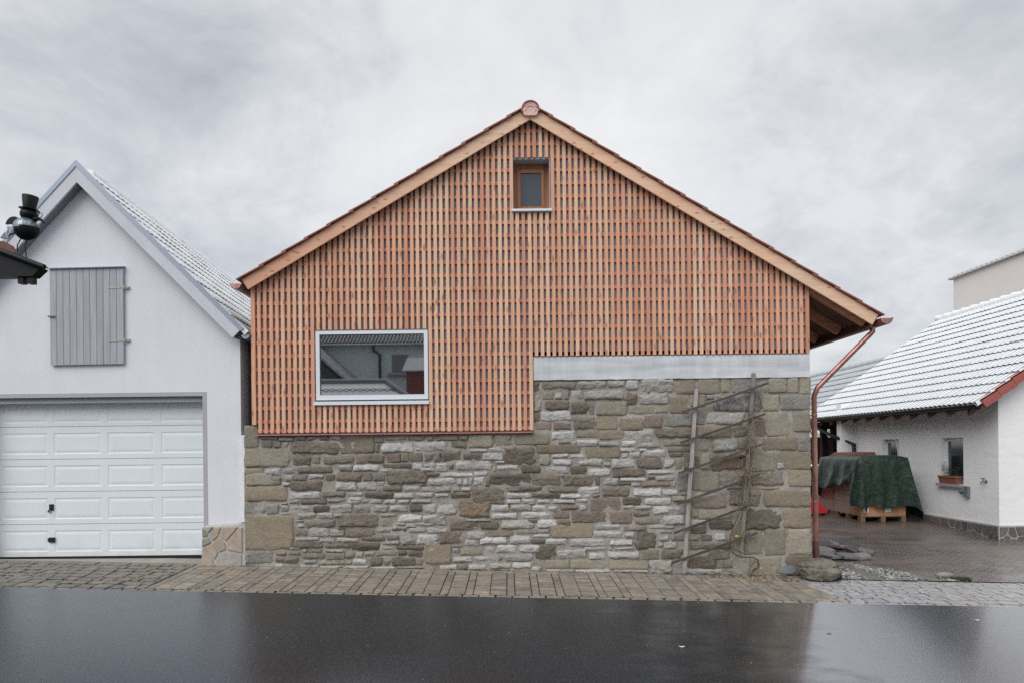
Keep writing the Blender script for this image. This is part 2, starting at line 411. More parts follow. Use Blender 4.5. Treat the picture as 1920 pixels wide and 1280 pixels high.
# yard behind: dark red brown pavers under a film of water
m = M('yard_paving', (0.07, 0.05, 0.045), 0.35, ior=1.55)
bt = m.t.nodes.new('ShaderNodeTexBrick'); bt.inputs['Scale'].default_value = 1.0; bt.inputs['Brick Width'].default_value = 0.2; bt.inputs['Row Height'].default_value = 0.1
bt.inputs['Mortar Size'].default_value = 0.010; bt.inputs['Color1'].default_value = (*A(124, 117, 113, 1.0), 1); bt.inputs['Color2'].default_value = (*A(98, 93, 91, 1.0), 1); bt.inputs['Mortar'].default_value = (0.03, 0.028, 0.026, 1)
m.t.links.new(m.coord((1, 1, 1), rot=(0, 0, R(45))), bt.inputs['Vector'])
n_ = m.noise(m.coord((0.35, 1.2, 1)), 1.2, 4, 0.6)
c = m.mix(m.ramp(n_, [(0.45, 0.0), (0.6, 0.75)]), bt.outputs['Color'], A(124, 108, 102, 1.0))
m.base(c); m.rough(m.ramp(m.noise(m.coord(), 1.4, 4), [(0.35, 0.22), (0.7, 0.55)])); m.bump(bt.outputs['Fac'], -0.3, 0.004); YARDM = m.mat
sheet('yard', rng(4.0, 12, 16) + [20, 40], rng(9.30, 13, 12) + [14, 15, 16, 17, 18, 20, 26, 40], -0.002, YARDM)
sheet('lane', [-40, -20, -9.0], [9.9, 14, 40], -0.004, YARDM)

# broken ground and gravel beside the barn corner
gr = MB(); rg = random.Random(11)
gc = on_ground(1655, 1068)
c0 = on_ground(1545, 1074); c1 = on_ground(1775, 1080)
for _ in range(5200):
    t = rg.random(); x = c0.x + (c1.x - c0.x) * t * 0.98 + rg.uniform(-0.1, 0.05)
    wdt = 1.95 * (1 - t) ** 0.8 + 0.08
    if noise.noise((x * 2.5, t * 4, 4)) < -0.15: continue
    y = 9.30 + rg.random() * wdt; s_ = rg.uniform(0.006, 0.02) * (1.6 if rg.random() < 0.08 else 1)
    z = base_z(x, y) + s_ * 0.3 + 0.03 * (1 - abs(2 * (y - 9.3) / wdt - 1)) * (1 - t)
    gr.ball((x, y, z), (s_ * rg.uniform(0.8, 1.6), s_ * rg.uniform(0.8, 1.3), s_ * rg.uniform(0.5, 0.9)), 5, 3, rg.choice((0, 0, 1, 2)))
GV = [speckled('gravel_grey', A(140, 142, 140, 1.0), 0.7), speckled('gravel_dark', A(84, 88, 88, 1.0), 0.6), speckled('gravel_pale', A(176, 172, 160, 1.0), 0.8)]
tag(gr.build('gravel', GV), kind='stuff')
so_ = MB(); nx = 24
so_.add([(c0.x - 0.15 + (c1.x - c0.x + 0.15) * i / nx, 9.285 + j / 8 * (2.0 * (1 - i / nx) ** 0.8 + 0.12), base_z(c0.x + (c1.x - c0.x) * i / nx, 9.285 + j / 8 * (2.0 * (1 - i / nx) ** 0.8 + 0.12)) + 0.004 + 0.022 * (1 - (2 * j / 8 - 1) ** 2) * (1 - i / nx) + 0.01 * noise.noise((i * 0.9, j * 0.9, 3))) for j in range(9) for i in range(nx + 1)],
        [(j*(nx+1)+i, j*(nx+1)+i+1, (j+1)*(nx+1)+i+1, (j+1)*(nx+1)+i) for j in range(8) for i in range(nx)], 0, True)
tag(so_.build('soil', speckled('wet_soil', A(118, 114, 106, 1.0), 0.7, 0.3, 8, 60, 0.6, 0.02)), kind='structure')
# ------------------------------------------------------------------ the barn
YT = 9.40                       # front of the timber lattice
SP = YT / F
def bx(k): return k * SP        # photo pixels, roll removed, to metres on the lattice plane
def bz(k): return k * SP + ZC
LAR0, LAR1, LAR2 = A(195, 148, 121), A(212, 177, 148), A(178, 123, 99)
BATTEN = wood('larch_batten', LAR0, LAR1, LAR2, 'z')
CROSS = wood('larch_cross_batten', A(186, 135, 113), A(194, 146, 124), A(174, 120, 99), 'x')
BARGE = wood('larch_bargeboard', A(214, 168, 132), A(220, 174, 136), A(196, 126, 96), 'x', rnd=1.0)
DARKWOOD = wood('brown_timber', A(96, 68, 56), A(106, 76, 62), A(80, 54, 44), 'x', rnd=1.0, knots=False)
RAFT = wood('rafter_timber', A(158, 108, 84), A(168, 118, 92), A(132, 86, 66), 'x', knots=False)
MEMB = speckled('grey_membrane', A(136, 135, 141), 0.8, 0.08)
COPPER = M('brown_copper', A(150, 98, 86), 0.32, 0.65); COPPER.base(COPPER.mix(COPPER.ramp(COPPER.noise(COPPER.coord((6, 6, 1.5)), 3, 5), [(0.35, 0.0), (0.7, 1.0)]), A(128, 88, 80), A(172, 130, 118))); COPPER = COPPER.mat
CLAY = speckled('red_clay_tile', A(142, 92, 82), 0.6, 0.25, 14, 80)
BOUNCESNOW = speckled('snow_dusted_tiles', (0.70, 0.71, 0.73), 0.7, 0.1, 6, 40)  # snow on the unseen roof courses, added for its bounce onto the garage
CLAYPALE = speckled('pale_clay', A(190, 158, 152), 0.7, 0.14, 14, 80)
WHITE = speckled('white_window_paint', A(222, 226, 232), 0.35, 0.02, 3, 50, 0.02)
ALU = speckled('white_metal_sill', A(226, 230, 236), 0.3, 0.02, 3, 50, 0.02)
OAK = wood('brown_window_wood', A(138, 94, 68), A(150, 104, 76), A(104, 66, 46), 'z', knots=False, rnd=0)
GLASS = M('window_glass', (0.012, 0.014, 0.016), 0.02, ior=4.6).mat
GLASS3 = M('slate_window_glass', (0.075, 0.085, 0.105), 0.12, ior=1.45).mat
GLASS2 = M('dim_window_glass', (0.02, 0.023, 0.028), 0.06, ior=2.0).mat
CONC = M('fresh_concrete', A(186, 190, 195), 0.75)
n_ = CONC.noise(CONC.coord((0.8, 3, 5)), 1.6, 6, 0.6); n2_ = CONC.noise(CONC.coord((5, 5, 0.8)), 2, 5, 0.6); n3_ = CONC.voro(CONC.coord(), 14)
c = CONC.mix(CONC.ramp(n_, [(0.3, 0.0), (0.7, 1.0)]), A(160, 163, 167), A(190, 192, 195)); c = CONC.mix(1.0, c, CONC.ramp(n2_, [(0.3, 0.86), (0.7, 1.06)]), 'MULTIPLY')
CONC.base(CONC.mix(1.0, c, CONC.ramp(n3_, [(0.03, 0.55), (0.07, 1.0)]), 'MULTIPLY')); CONC = CONC.mat

BARN = thing('barn', (0.3, 9.6, 0), 'barn with a larch lattice gable over a rubble stone wall and a red tiled roof', 'barn')
XL, XR = -481.8, 565.2          # lattice edges
AP = (45.7, 613.7)              # underside of the bargeboards at the apex
SL_L = (613.7 - 301.0) / (45.7 + 487.1); SL_R = (613.7 - 221.7) / (683.3 - 45.7)
def roof_h(x): return AP[1] - (SL_L * (AP[0] - x) if x < AP[0] else SL_R * (x - AP[0]))
ZB_L, ZB_R, XC = 32.0, 170.5, 45.8   # lower edge left part, lower edge right part, corner
W1 = (-361.3, -151.0, 92.8, 222.0)   # big window, outer frame x0 x1 z0 z1
W2 = (11.6, 82.2, 446.2, 541.5)       # small gable window
def px2(poly): return [(bx(x), bz(z)) for x, z in poly]
# body and the grey sheet behind the lattice
mb = MB()
out_l = px2([(XL + 3, ZB_L - 2), (XC - 1, ZB_L - 2), (XC - 1, ZB_R - 2), (XR - 2, ZB_R - 2), (XR - 2, roof_h(XR)), AP, (XL + 3, roof_h(XL))])
hole = lambda w: px2([(w[0], w[2]), (w[1], w[2]), (w[1], w[3]), (w[0], w[3])])
mb.prism(out_l, YT + 0.058, YT + 0.12, 0, [hole(W1), hole(W2)])
mb.build('membrane', MEMB, BARN)
mb = MB()
bxl, bxr = bx(XL) + 0.02, bx(XR) - 0.02
mb.prism([(bxl, 0.0), (bxr, 0.0), (bxr, bz(roof_h(XR)) - 0.02), (bx(AP[0]), bz(AP[1]) - 0.02), (bxl, bz(roof_h(XL)) - 0.02)], YT + 0.34, YT + 12.0)
mb.build('body', speckled('barn_plaster', A(120, 116, 112), 0.9), BARN)
# vertical battens, each its own piece
PITCH = 11.062; C0 = -466.6; HW = 3.25
rb = random.Random(3)
def batten(k0, k1, z0, z1, slope=True, y0=YT, th=0.026):
    m_ = MB(); x0, x1 = bx(k0), bx(k1); lift = 2.0
    if slope: a, b = bz(min(z1, roof_h(k0) + lift)), bz(min(z1, roof_h(k1) + lift))
    else: a = b = bz(z1)
    zb = bz(z0); c = 0.003; yj = y0 + rb.uniform(-0.0015, 0.0015)
    tw = rb.uniform(-0.0022, 0.0022)
    m_.add([(x0 + c, yj, zb), (x1 - c, yj, zb), (x1, yj + c, zb), (x1, yj + th, zb), (x0, yj + th, zb), (x0, yj + c, zb),
            (x0 + c + tw, yj, a), (x1 - c + tw, yj, b), (x1 + tw, yj + c, b), (x1 + tw, yj + th, b), (x0 + tw, yj + th, a), (x0 + tw, yj + c, a)],
           [(5,4,3,2,1,0), (6,7,8,9,10,11)] + [(i, (i+1) % 6, 6+(i+1) % 6, 6+i) for i in range(6)])
    m_.build('batten', BATTEN, BARN)
for k in range(94):
    c_ = C0 + PITCH * k + rb.uniform(-0.25, 0.25); a, b = c_ - HW + rb.uniform(-0.2, 0.2), c_ + HW + rb.uniform(-0.2, 0.2)
    zb = (ZB_L if c_ < XC - 2 else ZB_R) + rb.uniform(-0.5, 0.3); zt = 9999
    if 10 <= k <= 28:
        batten(a, b, W1[3] + 1.2, zt); batten(a, b, zb, W1[2] - 10.0, False)
    elif 44 <= k <= 49:
        batten(a, b, W2[3] + 0.6, zt); batten(a, b, zb, W2[2] - 7.0, False)
    else: batten(a, b, zb, zt)
mb = MB(); x0, x1 = bx(XL), bx(XL + 7.6); mb.box((x0, YT - 0.004, bz(47.5)), (x1, YT + 0.07, bz(roof_h(XL) + 1))); mb.build('corner_board', BATTEN, BARN)
mb = MB(); mb.box((bx(XR - 1.5), YT + 0.028, bz(ZB_R)), (bx(XR + 0.3), YT + 0.3, bz(roof_h(XR) - 26))); mb.build('corner_board', BATTEN, BARN)
mb = MB(); mb.box((bx(XC - 1.4), YT + 0.029, bz(ZB_L)), (bx(XC - 0.2), YT + 0.07, bz(ZB_R))); mb.build('corner_board', BATTEN, BARN)
# horizontal battens behind, cut at the windows
n = -14
while n <= 9:
    z = 274.6 - 24.55 * n; n += 1
    h = 3.2
    xl = max(XL + 7, AP[0] - (AP[1] - z - h) / SL_L); xr = min(XR - 1.5, AP[0] + (AP[1] - z - h) / SL_R)
    if z < ZB_R + 4: xr = XC - 1.4
    if xr - xl < 6: continue
    segs = [(xl, xr)]
    for w_ in (W1, W2):
        if w_[2] - 9 < z < w_[3] + 4:
            ns = []
            for s0, s1 in segs:
                if s0 < w_[0] < s1 and s0 < w_[1] < s1: ns += [(s0, w_[0] - 1), (w_[1] + 1, s1)]
                else: ns.append((s0, s1))
            segs = ns
    for s0, s1 in segs:
        m_ = MB(); jz = rb.uniform(-0.3, 0.3)
        m_.box((bx(s0), YT + 0.029, bz(z - h + jz)), (bx(s1), YT + 0.053, bz(z + h + jz))); m_.build('cross_batten', CROSS, BARN)
for z, x0, x1 in ((ZB_L + 1.6, XL + 8, XC - 1.6), (ZB_R + 2.4, XC, XR - 2)):
    m_ = MB(); m_.box((bx(x0), YT + 0.029, bz(z)), (bx(x1), YT + 0.052, bz(z + 6))); m_.build('cross_batten', CROSS, BARN)
# drip flashing under the lattice
FLASH = speckled('red_brown_flashing', A(150, 104, 96), 0.45, 0.2, 5, 40)
m_ = MB(); z0 = bz(ZB_L - 2.2); m_.box((bx(XL + 9), YT - 0.022, z0 - 0.020), (bx(XC - 0.5), YT + 0.09, z0 - 0.003)); m_.build('flashing', FLASH, BARN)
m_ = MB(); m_.box((bx(XC - 0.9), YT + 0.01, bz(ZB_L - 2)), (bx(XC + 0.4), YT + 0.028, bz(ZB_R))); m_.build('flashing', FLASH, BARN)
# big window: frame, sill, pane
def frame_rect(m_, w, t, y0, y1, tb=None, tt=None):
    x0, x1, z0, z1 = bx(w[0]), bx(w[1]), bz(w[2]), bz(w[3]); tb = tb or t; tt = tt or t
    m_.prism([(x0, z0), (x1, z0), (x1, z1), (x0, z1)], y0, y1, 0, [[(x0 + t, z0 + tb), (x1 - t, z0 + tb), (x1 - t, z1 - tt), (x0 + t, z1 - tt)]])
m_ = MB(); frame_rect(m_, W1, 0.052, YT + 0.004, YT + 0.14, 0.066, 0.052); wf = m_.build('window_frame', WHITE, BARN); tag(wf, 'white frame of the wide window')
m_ = MB(); x0, x1, z0, z1 = bx(W1[0]) + 0.05, bx(W1[1]) - 0.05, bz(W1[2]) + 0.062, bz(W1[3]) - 0.05
m_.prism([(x0, z0), (x1, z0), (x1, z1), (x0, z1)], YT + 0.042, YT + 0.06); m_.build('pane', GLASS, wf)
m_ = MB(); frame_rect(m_, (W1[0] + 6.6, W1[1] - 6.6, W1[2] + 8.6, W1[3] - 6.6), 0.008, YT + 0.03, YT + 0.043); m_.build('gasket', speckled('black_gasket', (0.02, 0.02, 0.022), 0.5), wf)
m_ = MB(); m_.hexa([(bx(W1[0] - 3.4), YT - 0.04, bz(W1[2] - 9.8)), (bx(W1[1] + 1.6), YT - 0.04, bz(W1[2] - 9.8)), (bx(W1[1] + 1.6), YT + 0.07, bz(W1[2] - 8.6)), (bx(W1[0] - 3.4), YT + 0.07, bz(W1[2] - 8.6)),
                   (bx(W1[0] - 3.4), YT - 0.04, bz(W1[2] - 4.6)), (bx(W1[1] + 1.6), YT - 0.04, bz(W1[2] - 4.6)), (bx(W1[1] + 1.6), YT + 0.07, bz(W1[2] - 1.2)), (bx(W1[0] - 3.4), YT + 0.07, bz(W1[2] - 1.2))])
m_.build('sill', ALU, wf)
m_ = MB(); m_.box((bx(W1[0] - 1), YT - 0.002, bz(W1[3]) + 0.001), (bx(W1[1] + 1), YT + 0.06, bz(W1[3]) + 0.010)); m_.build('head_flashing', DARKWOOD, wf)
# small window in a deep reveal
yw = YT + 0.19
m_ = MB(); frame_rect(m_, (W2[0] - 0.3, W2[1] + 0.3, W2[2] - 1, W2[3] + 0.2), 0.012, YT + 0.030, yw + 0.06); rv = m_.build('window_reveal', speckled('grey_reveal', A(150, 150, 150), 0.7), BARN)
sc_ = (yw) / YT
m_ = MB(); frame_rect(m_, (W2[0] + 1, W2[1] - 1, W2[2] + 1, W2[3] - 1), 0.068, yw, yw + 0.05, 0.05, 0.09); wf2 = m_.build('window_frame', OAK, BARN); tag(wf2, 'brown wooden frame of the small gable window')
m_ = MB(); frame_rect(m_, (W2[0] + 9.4, W2[1] - 9.4, W2[2] + 6.5, W2[3] - 13), 0.045, yw - 0.018, yw + 0.03, 0.04, 0.045); m_.build('sash', OAK, wf2)
m_ = MB(); m_.prism(px2([(W2[0] + 12, W2[2] + 10), (W2[1] - 12, W2[2] + 10), (W2[1] - 12, W2[3] - 16), (W2[0] + 12, W2[3] - 16)]), yw + 0.0, yw + 0.012); m_.build('pane', GLASS3, wf2)
m_ = MB(); m_.hexa([(bx(W2[0] - 2.5), YT - 0.045, bz(W2[2] - 6.4)), (bx(W2[1] + 2.2), YT - 0.045, bz(W2[2] - 6.4)), (bx(W2[1] + 2.2), yw, bz(W2[2] - 5.5)), (bx(W2[0] - 2.5), yw, bz(W2[2] - 5.5)),
                   (bx(W2[0] - 2.5), YT - 0.045, bz(W2[2] - 2.2)), (bx(W2[1] + 2.2), YT - 0.045, bz(W2[2] - 2.2)), (bx(W2[1] + 2.2), yw, bz(W2[2] + 1.2)), (bx(W2[0] - 2.5), yw, bz(W2[2] + 1.2))])
m_.build('sill', ALU, wf2)
# concrete ring beam over the stone wall
m_ = MB(); rq = random.Random(2); top = bz(ZB_R - 1.6); bl, br = bx(XC + 1.2), bx(XR + 1.0)
low = [(br + (bl - br) * i / 40, bz(125.7) + (0.012 * noise.noise((i * 0.7, 0, 5)))) for i in range(41)]
m_.prism([(bl, top), (br, top)] + low, YT + 0.018, YT + 0.34); m_.build('concrete_beam', CONC, BARN)

# bargeboards
YB = 9.29; SB = YB / F
def gx(k): return k * SB
def gz(k): return k * SB + ZC
def board(p0, p1, wd, up, y0, y1, name, mat, par=BARN, ext=0):
    d = Vector((p1[0] - p0[0], p1[1] - p0[1])).normalized(); nrm = Vector((-d.y, d.x));
    if nrm.y < 0: nrm = -nrm
    return d, nrm
tl = math.atan(SL_L); tr = math.atan(SL_R); WD = 21.3
poly_l = [(45.7, 613.7), (45.7, 613.7 + WD / math.cos(tl)), (-487.1 - WD * math.sin(tl), 301.0 + WD * math.cos(tl)), (-487.1, 301.0)]
poly_r = [(46.0, 613.7), (46.0, 613.7 + WD / math.cos(tr)), (683.3 + WD * math.sin(tr), 221.7 + WD * math.cos(tr)), (683.3, 221.7)]
def tilt_wood(name, ang):
    m = M(name, A(212, 178, 152), 0.7); rot = (0, ang, 0)
    v = m.coord((1.2, 26, 20), rot=rot); g = m.noise(v, 1.0, 5, 0.65, 0.5)
    kd = m.voro(m.coord((5, 5, 12), rot=rot), 1.0); big = m.noise(m.coord((0.5, 1, 3), rot=rot), 1.2, 3)
    c = m.mix(m.ramp(big, [(0.35, 0.0), (0.65, 1.0)]), A(216, 184, 158), A(208, 166, 138)); c = m.mix(1.0, c, m.ramp(g, [(0.25, 0.8), (0.7, 1.08)]), 'MULTIPLY')
    c = m.mix(m.ramp(kd, [(0.05, 0.9), (0.13, 0.4), (0.2, 0.0)]), c, A(150, 84, 52)); m.base(c); m.bump(g, 0.2, 0.002); return m
BL = tilt_wood('left_bargeboard_wood', tl); g_ = BL.t.nodes.new('ShaderNodeSeparateXYZ'); BL.t.links.new(BL.obj, g_.inputs[0])
old = BL.b.inputs['Base Color'].links[0].from_socket                         # the lower left board is redder timber
BL.base(BL.mix(BL.ramp(BL.math('MULTIPLY', g_.outputs[0], -0.25), [(0.25, 0.0), (0.95, 0.75)]), old, BL.mix(1.0, old, (0.80, 0.58, 0.52), 'MULTIPLY')))
BR = tilt_wood('right_bargeboard_wood', -tr)
for pl, mt in ((poly_l, BL.mat), (poly_r, BR.mat)):
    m_ = MB(); m_.prism([(gx(x), gz(z)) for x, z in pl], YB, YB + 0.03); m_.build('bargeboard', mt, BARN)
    m_ = MB()                                                                 # board on the soffit between wall and bargeboard
    a, b = pl[0], pl[3]
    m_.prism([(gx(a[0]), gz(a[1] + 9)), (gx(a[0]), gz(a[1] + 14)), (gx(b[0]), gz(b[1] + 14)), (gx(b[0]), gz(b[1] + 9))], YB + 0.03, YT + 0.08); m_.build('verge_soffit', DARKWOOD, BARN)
# roof: deck, first column of tiles at the verge one by one, the rest in courses
def off(pl, d): # line offset above bargeboard top
    return pl
YE = YT + 12.1
for side, ang, pl in ((-1, tl, poly_l), (1, tr, poly_r)):
    a = Vector((gx(pl[1][0]), 0, gz(pl[1][1]))); b = Vector((gx(pl[2][0]), 0, gz(pl[2][1]))); d = (b - a).normalized(); nr = Vector((-d.z * side, 0, d.x * side));
    if nr.z < 0: nr = -nr
    Ls = (b - a).length
    m_ = MB(); q = [a - nr * 0.05, b - nr * 0.05, b - nr * 0.005, a - nr * 0.005]
    m_.prism([(p.x, p.z) for p in q], YB + 0.031, YE); m_.build('roof_deck', DARKWOOD, BARN)
    n_t = int(round((Ls + 0.06) / 0.345)); st = (Ls + 0.06) / n_t; th = 0.012
    courses = MB(); cache = None
    for i in range(n_t):
        s1 = (i + 1) * st; s0 = max(0.0, s1 - 0.42)
        p0 = a + d * s0 + nr * 0.002; p1 = a + d * s1 + nr * 0.020
        q = [p0, p1, p1 + nr * th, p0 + nr * th]
        m_ = MB(); m_.prism([(p.x, p.z) for p in q], YB - 0.05, YB + 0.22); lp = p1 - nr * 0.004
        m_.prism([(p.x, p.z) for p in (p1 - d * 0.035 - nr * 0.005, p1 - nr * 0.005, p1 + nr * 0.001, p1 - d * 0.04 + nr * 0.001)], YB - 0.05, YB + 0.22)
        m_.build('verge_tile', CLAY, BARN)
        courses.prism([(p.x, p.z) for p in q], YB + 0.23, YE)
    tag(courses.build('roof_tiles', BOUNCESNOW, BARN), kind='stuff')
# ridge tile end with its rosette
cx, cz = gx(46.5), gz(628.5)
m_ = MB(); r0 = 0.126
arc = [(cx + r0 * math.cos(a), cz + r0 * math.sin(a)) for a in rng(R(-12), R(192), 20)]; arc_i = [(cx + (r0 - 0.016) * math.cos(a), cz + (r0 - 0.016) * math.sin(a)) for a in rng(R(192), R(-12), 20)]
m_.prism(arc + arc_i, YB - 0.06, YE); rc = m_.build('ridge_tile', CLAY, BARN)
m_ = MB(); ri = r0 - 0.02
m_.prism([(cx + ri * math.cos(a), cz + ri * math.sin(a)) for a in rng(R(-5), R(185), 18)] + [(cx - ri * 0.85, cz - 0.06), (cx - ri * 0.6, cz - 0.075), (cx + ri * 0.6, cz - 0.075), (cx + ri * 0.85, cz - 0.06)], YB - 0.045, YB + 0.0)
m_.prism([(cx + ri * .74 * math.cos(a), cz - 0.012 + ri * .74 * math.sin(a)) for a in rng(R(0), R(180), 16)] + [(cx + ri * .58 * math.cos(a), cz - 0.012 + ri * .58 * math.sin(a)) for a in rng(R(180), R(0), 16)], YB - 0.055, YB - 0.045)
m_.build('rosette', CLAYPALE, rc)
m_ = MB(); m_.lathe([(0.0, 0.035), (0.008, 0.03), (0.01, 0.0)], (cx, YB + 0.05, cz + r0 - 0.004)); m_.build('ridge_screw', CLAY, rc)
# eaves on the right: rafters, soffit, gutter, downpipe
ex, ez = gx(683.3), gz(221.7)
wx = bx(XR) - 0.05
dR = Vector((math.cos(tr), 0, -math.sin(tr))); 
for y in (YT + 0.02, YT + 0.75, YT + 1.5, YT + 2.25, YT + 3.0, YT + 3.8):
    m_ = MB(); a = Vector((wx, 0, ez + (ex - wx) * math.tan(tr))); b = Vector((ex, 0, ez)) - dR * 0.05; nr = Vector((math.sin(tr), 0, math.cos(tr)))
    q = [a - nr * 0.015, b - nr * 0.015, b + nr * 0.12, a + nr * 0.12]; m_.prism([(p.x, p.z) for p in q], y, y + 0.085); m_.build('rafter', RAFT, BARN)
m_ = MB(); a2 = a + nr * 0.10; b2 = b + nr * 0.10 + dR * 0.05
for i in range(7):
    p0 = a2 + (b2 - a2) * (i / 7); p1 = a2 + (b2 - a2) * ((i + 0.985) / 7); q = [p0, p1, p1 + nr * 0.018, p0 + nr * 0.018]
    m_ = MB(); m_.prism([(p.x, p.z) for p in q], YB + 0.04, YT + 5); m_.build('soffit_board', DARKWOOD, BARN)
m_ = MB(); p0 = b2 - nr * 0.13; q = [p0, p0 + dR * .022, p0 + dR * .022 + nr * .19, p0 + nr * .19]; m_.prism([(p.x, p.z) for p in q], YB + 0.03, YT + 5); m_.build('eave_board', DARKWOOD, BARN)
gcx, gcz, gr_ = gx(683.3 + WD * math.sin(tr)) + 0.085, gz(221.7 + WD * math.cos(tr)) - 0.055, 0.085
def gutter(cx, cz, r, y0, y1, mat, par, name='gutter', skew=0.0):
    m_ = MB(); o = [(cx + r * math.cos(a), cz + r * math.sin(a)) for a in rng(R(180), R(360), 14)]; i_ = [(cx + (r - .006) * math.cos(a), cz + (r - .006) * math.sin(a)) for a in rng(R(360), R(180), 14)]
    t_ = MB(); t_.prism(o + i_, y0, y1); t_.prism(o, y0, y0 + 0.004)
    t_.tube([(cx + r, y0, cz), (cx + r, y1, cz)], 0.009, 8)
    m_.add([(x + skew * (y - y0), y, z) for x, y, z in t_.v], t_.f)
    return m_.build(name, mat, par)
gutter(gcx, gcz, gr_, YB - 0.05, YT + 12, COPPER, BARN)
gutter(gx(-487.1 - WD * math.sin(tl)) - 0.075, gz(301.0 + WD * math.cos(tl)) - 0.06, 0.075, YB - 0.02, YT + 12, COPPER, BARN)
rdp = 0.036
pA = P(1636, 622, 9.47); pB = P(1530, 729, 9.60); pC = P(1526.3, 742, 9.61); pD = P(1529.6, 1016, 9.63)
d1 = (pB - pA).normalized(); m_ = MB()
m_.tube([pA + Vector((0, 0, 0.07)), pA, pA + d1 * 0.05] + [pA + (pB - pA) * t for t in (0.3, 0.7, 0.97)] + [pB + (pC - pB) * 0.5 + Vector((0.006, 0, 0)), pC] + [pC + (pD - pC) * t for t in (0.05, 0.5, 1.0)], rdp, 14)
dp = m_.build('downpipe', COPPER, BARN)
for t in (0.13, 0.72):
    c_ = pC + (pD - pC) * t; m_ = MB(); m_.lathe([(rdp + 0.002, -0.014), (rdp + 0.006, -0.012), (rdp + 0.006, 0.012), (rdp + 0.002, 0.014)], c_, 'z', 14); m_.box((c_.x - 0.08, c_.y - 0.004, c_.z - 0.006), (c_.x, c_.y + 0.004, c_.z + 0.006)); m_.build('pipe_clamp', COPPER, dp)
pE = P(1531, 1056, 9.63); m_ = MB()
m_.tube([pD + Vector((0, 0, 0.02)), pD - Vector((0, 0, 0.05)), pE], 0.044, 14); m_.lathe([(0.046, 0.0), (0.05, 0.01), (0.05, 0.035), (0.044, 0.04)], (pE.x, pE.y, pE.z + 0.03), 'z', 14)
m_.build('standpipe', speckled('red_brown_iron', A(88, 58, 54), 0.6, 0.25, 8, 60), dp)
# ------------------------------------------------------------------ the rubble wall, stone by stone
YS = 9.455                       # mortar plane
STONES = []                      # x0 y0 x1 y1 kind, measured on the photograph
def T(ox, oy, sc, txt):
    for e_ in txt.split():
        a = e_.split(','); x0, y0, x1, y1 = [float(q) * 10 / sc for q in a[:4]]
        STONES.append((ox + x0, oy + y0, ox + x1, oy + y1, a[4]))
Z1 = 9.847
T(450, 805, Z1, '''7,-8,34,32,t 36,12,70,18,g 70,12,99,21,g 100,11,122,20,g 123,11,143,20,g 145,10,165,20,b 166,10,187,19,l 40,19,58,32,s 61,21,75,32,s 76,22,89,33,l
92,22,183,45,b 7,35,90,68,t 96,49,131,66,b 132,47,149,64,g 153,48,212,63,b 44,71,77,84,w 78,71,102,80,l 105,67,170,80,b 8,71,42,84,t 11,80,60,102,t 50,85,75,102,g 79,82,98,95,l
79,96,92,104,w 98,84,122,93,s 126,81,154,91,w 156,82,176,94,b 90,94,152,113,b 9,105,87,131,o 91,115,148,128,w 150,114,195,124,b''')
T(630, 805, Z1, '''70,13,88,23,s 90,13,110,19,g 111,11,130,19,r 131,10,164,20,b 166,10,180,20,g 7,15,71,43,o 72,24,79,42,g 82,23,142,42,w 145,23,183,40,w 37,46,55,62,r 56,45,90,62,b
94,43,119,60,r 120,42,134,58,t 135,42,160,58,r 163,42,179,58,g 180,41,193,58,g 4,64,29,77,l 30,64,80,76,w 85,62,140,72,d 141,61,160,74,w 161,62,183,69,w 155,70,183,77,w 0,78,48,95,b
49,80,66,94,r 68,80,90,94,s 80,73,97,79,w 91,74,168,101,b 168,79,190,88,b -2,96,38,112,l 39,96,75,112,l 76,96,90,103,l 76,104,83,114,l 84,103,122,113,b 123,103,154,114,l 155,100,167,105,b
170,91,196,103,l 157,105,182,115,l 183,105,195,116,l 20,115,49,123,w 51,115,105,127,d 107,116,144,127,w 146,115,180,126,l 24,124,48,133,w''')
T(810, 805, Z1, '''7,8,48,19,r 50,10,66,19,g 35,21,65,34,b 67,8,112,32,t 115,8,148,30,g 153,7,217,27,t -4,21,28,38,w 3,41,16,57,g 17,37,54,57,b 57,43,90,56,b 69,35,102,41,w 104,32,130,41,w
92,42,131,56,w 116,57,135,62,w 131,32,190,64,b 6,61,29,77,w -6,60,5,77,w 30,62,40,73,g 41,57,111,74,w -12,78,14,88,b 16,78,76,87,w 77,76,104,85,w 113,68,118,78,w 120,65,160,74,w
164,65,201,79,d -8,89,43,101,w 45,89,56,102,w 57,89,67,103,w 68,88,75,100,w 76,87,97,102,w 98,90,108,105,b 106,80,184,102,d 4,105,34,115,l 38,105,52,114,l 53,105,73,114,w 6,117,31,124,w
33,116,72,127,b 74,106,134,137,b 137,104,162,114,g 163,104,203,114,d 137,116,184,127,w''')
T(450, 935, Z1, '''8,7,46,26,s 47,10,72,27,s 74,6,88,10,l 90,1,109,9,l 111,-2,160,10,b 73,11,90,23,l 92,11,131,24,w 133,12,165,25,d 8,30,98,93,o 76,25,98,29,l 106,25,139,37,l 140,25,172,36,w
173,26,190,34,l 106,44,119,52,w 103,38,118,42,l 119,38,176,53,g 101,54,124,67,g 128,54,165,70,l 166,55,193,69,l 101,70,146,77,l 147,72,175,81,l 176,71,220,79,w 96,79,155,91,b 156,82,202,91,b
90,88,112,94,l 113,92,124,99,l 125,91,150,98,s 9,95,60,118,s 65,97,86,105,g 64,106,107,118,b 88,96,112,104,g 114,100,156,110,g 157,92,192,98,l 158,99,193,112,s 116,112,142,119,l
143,111,207,121,g 64,119,80,125,w 110,121,145,128,l 146,122,185,129,w''')
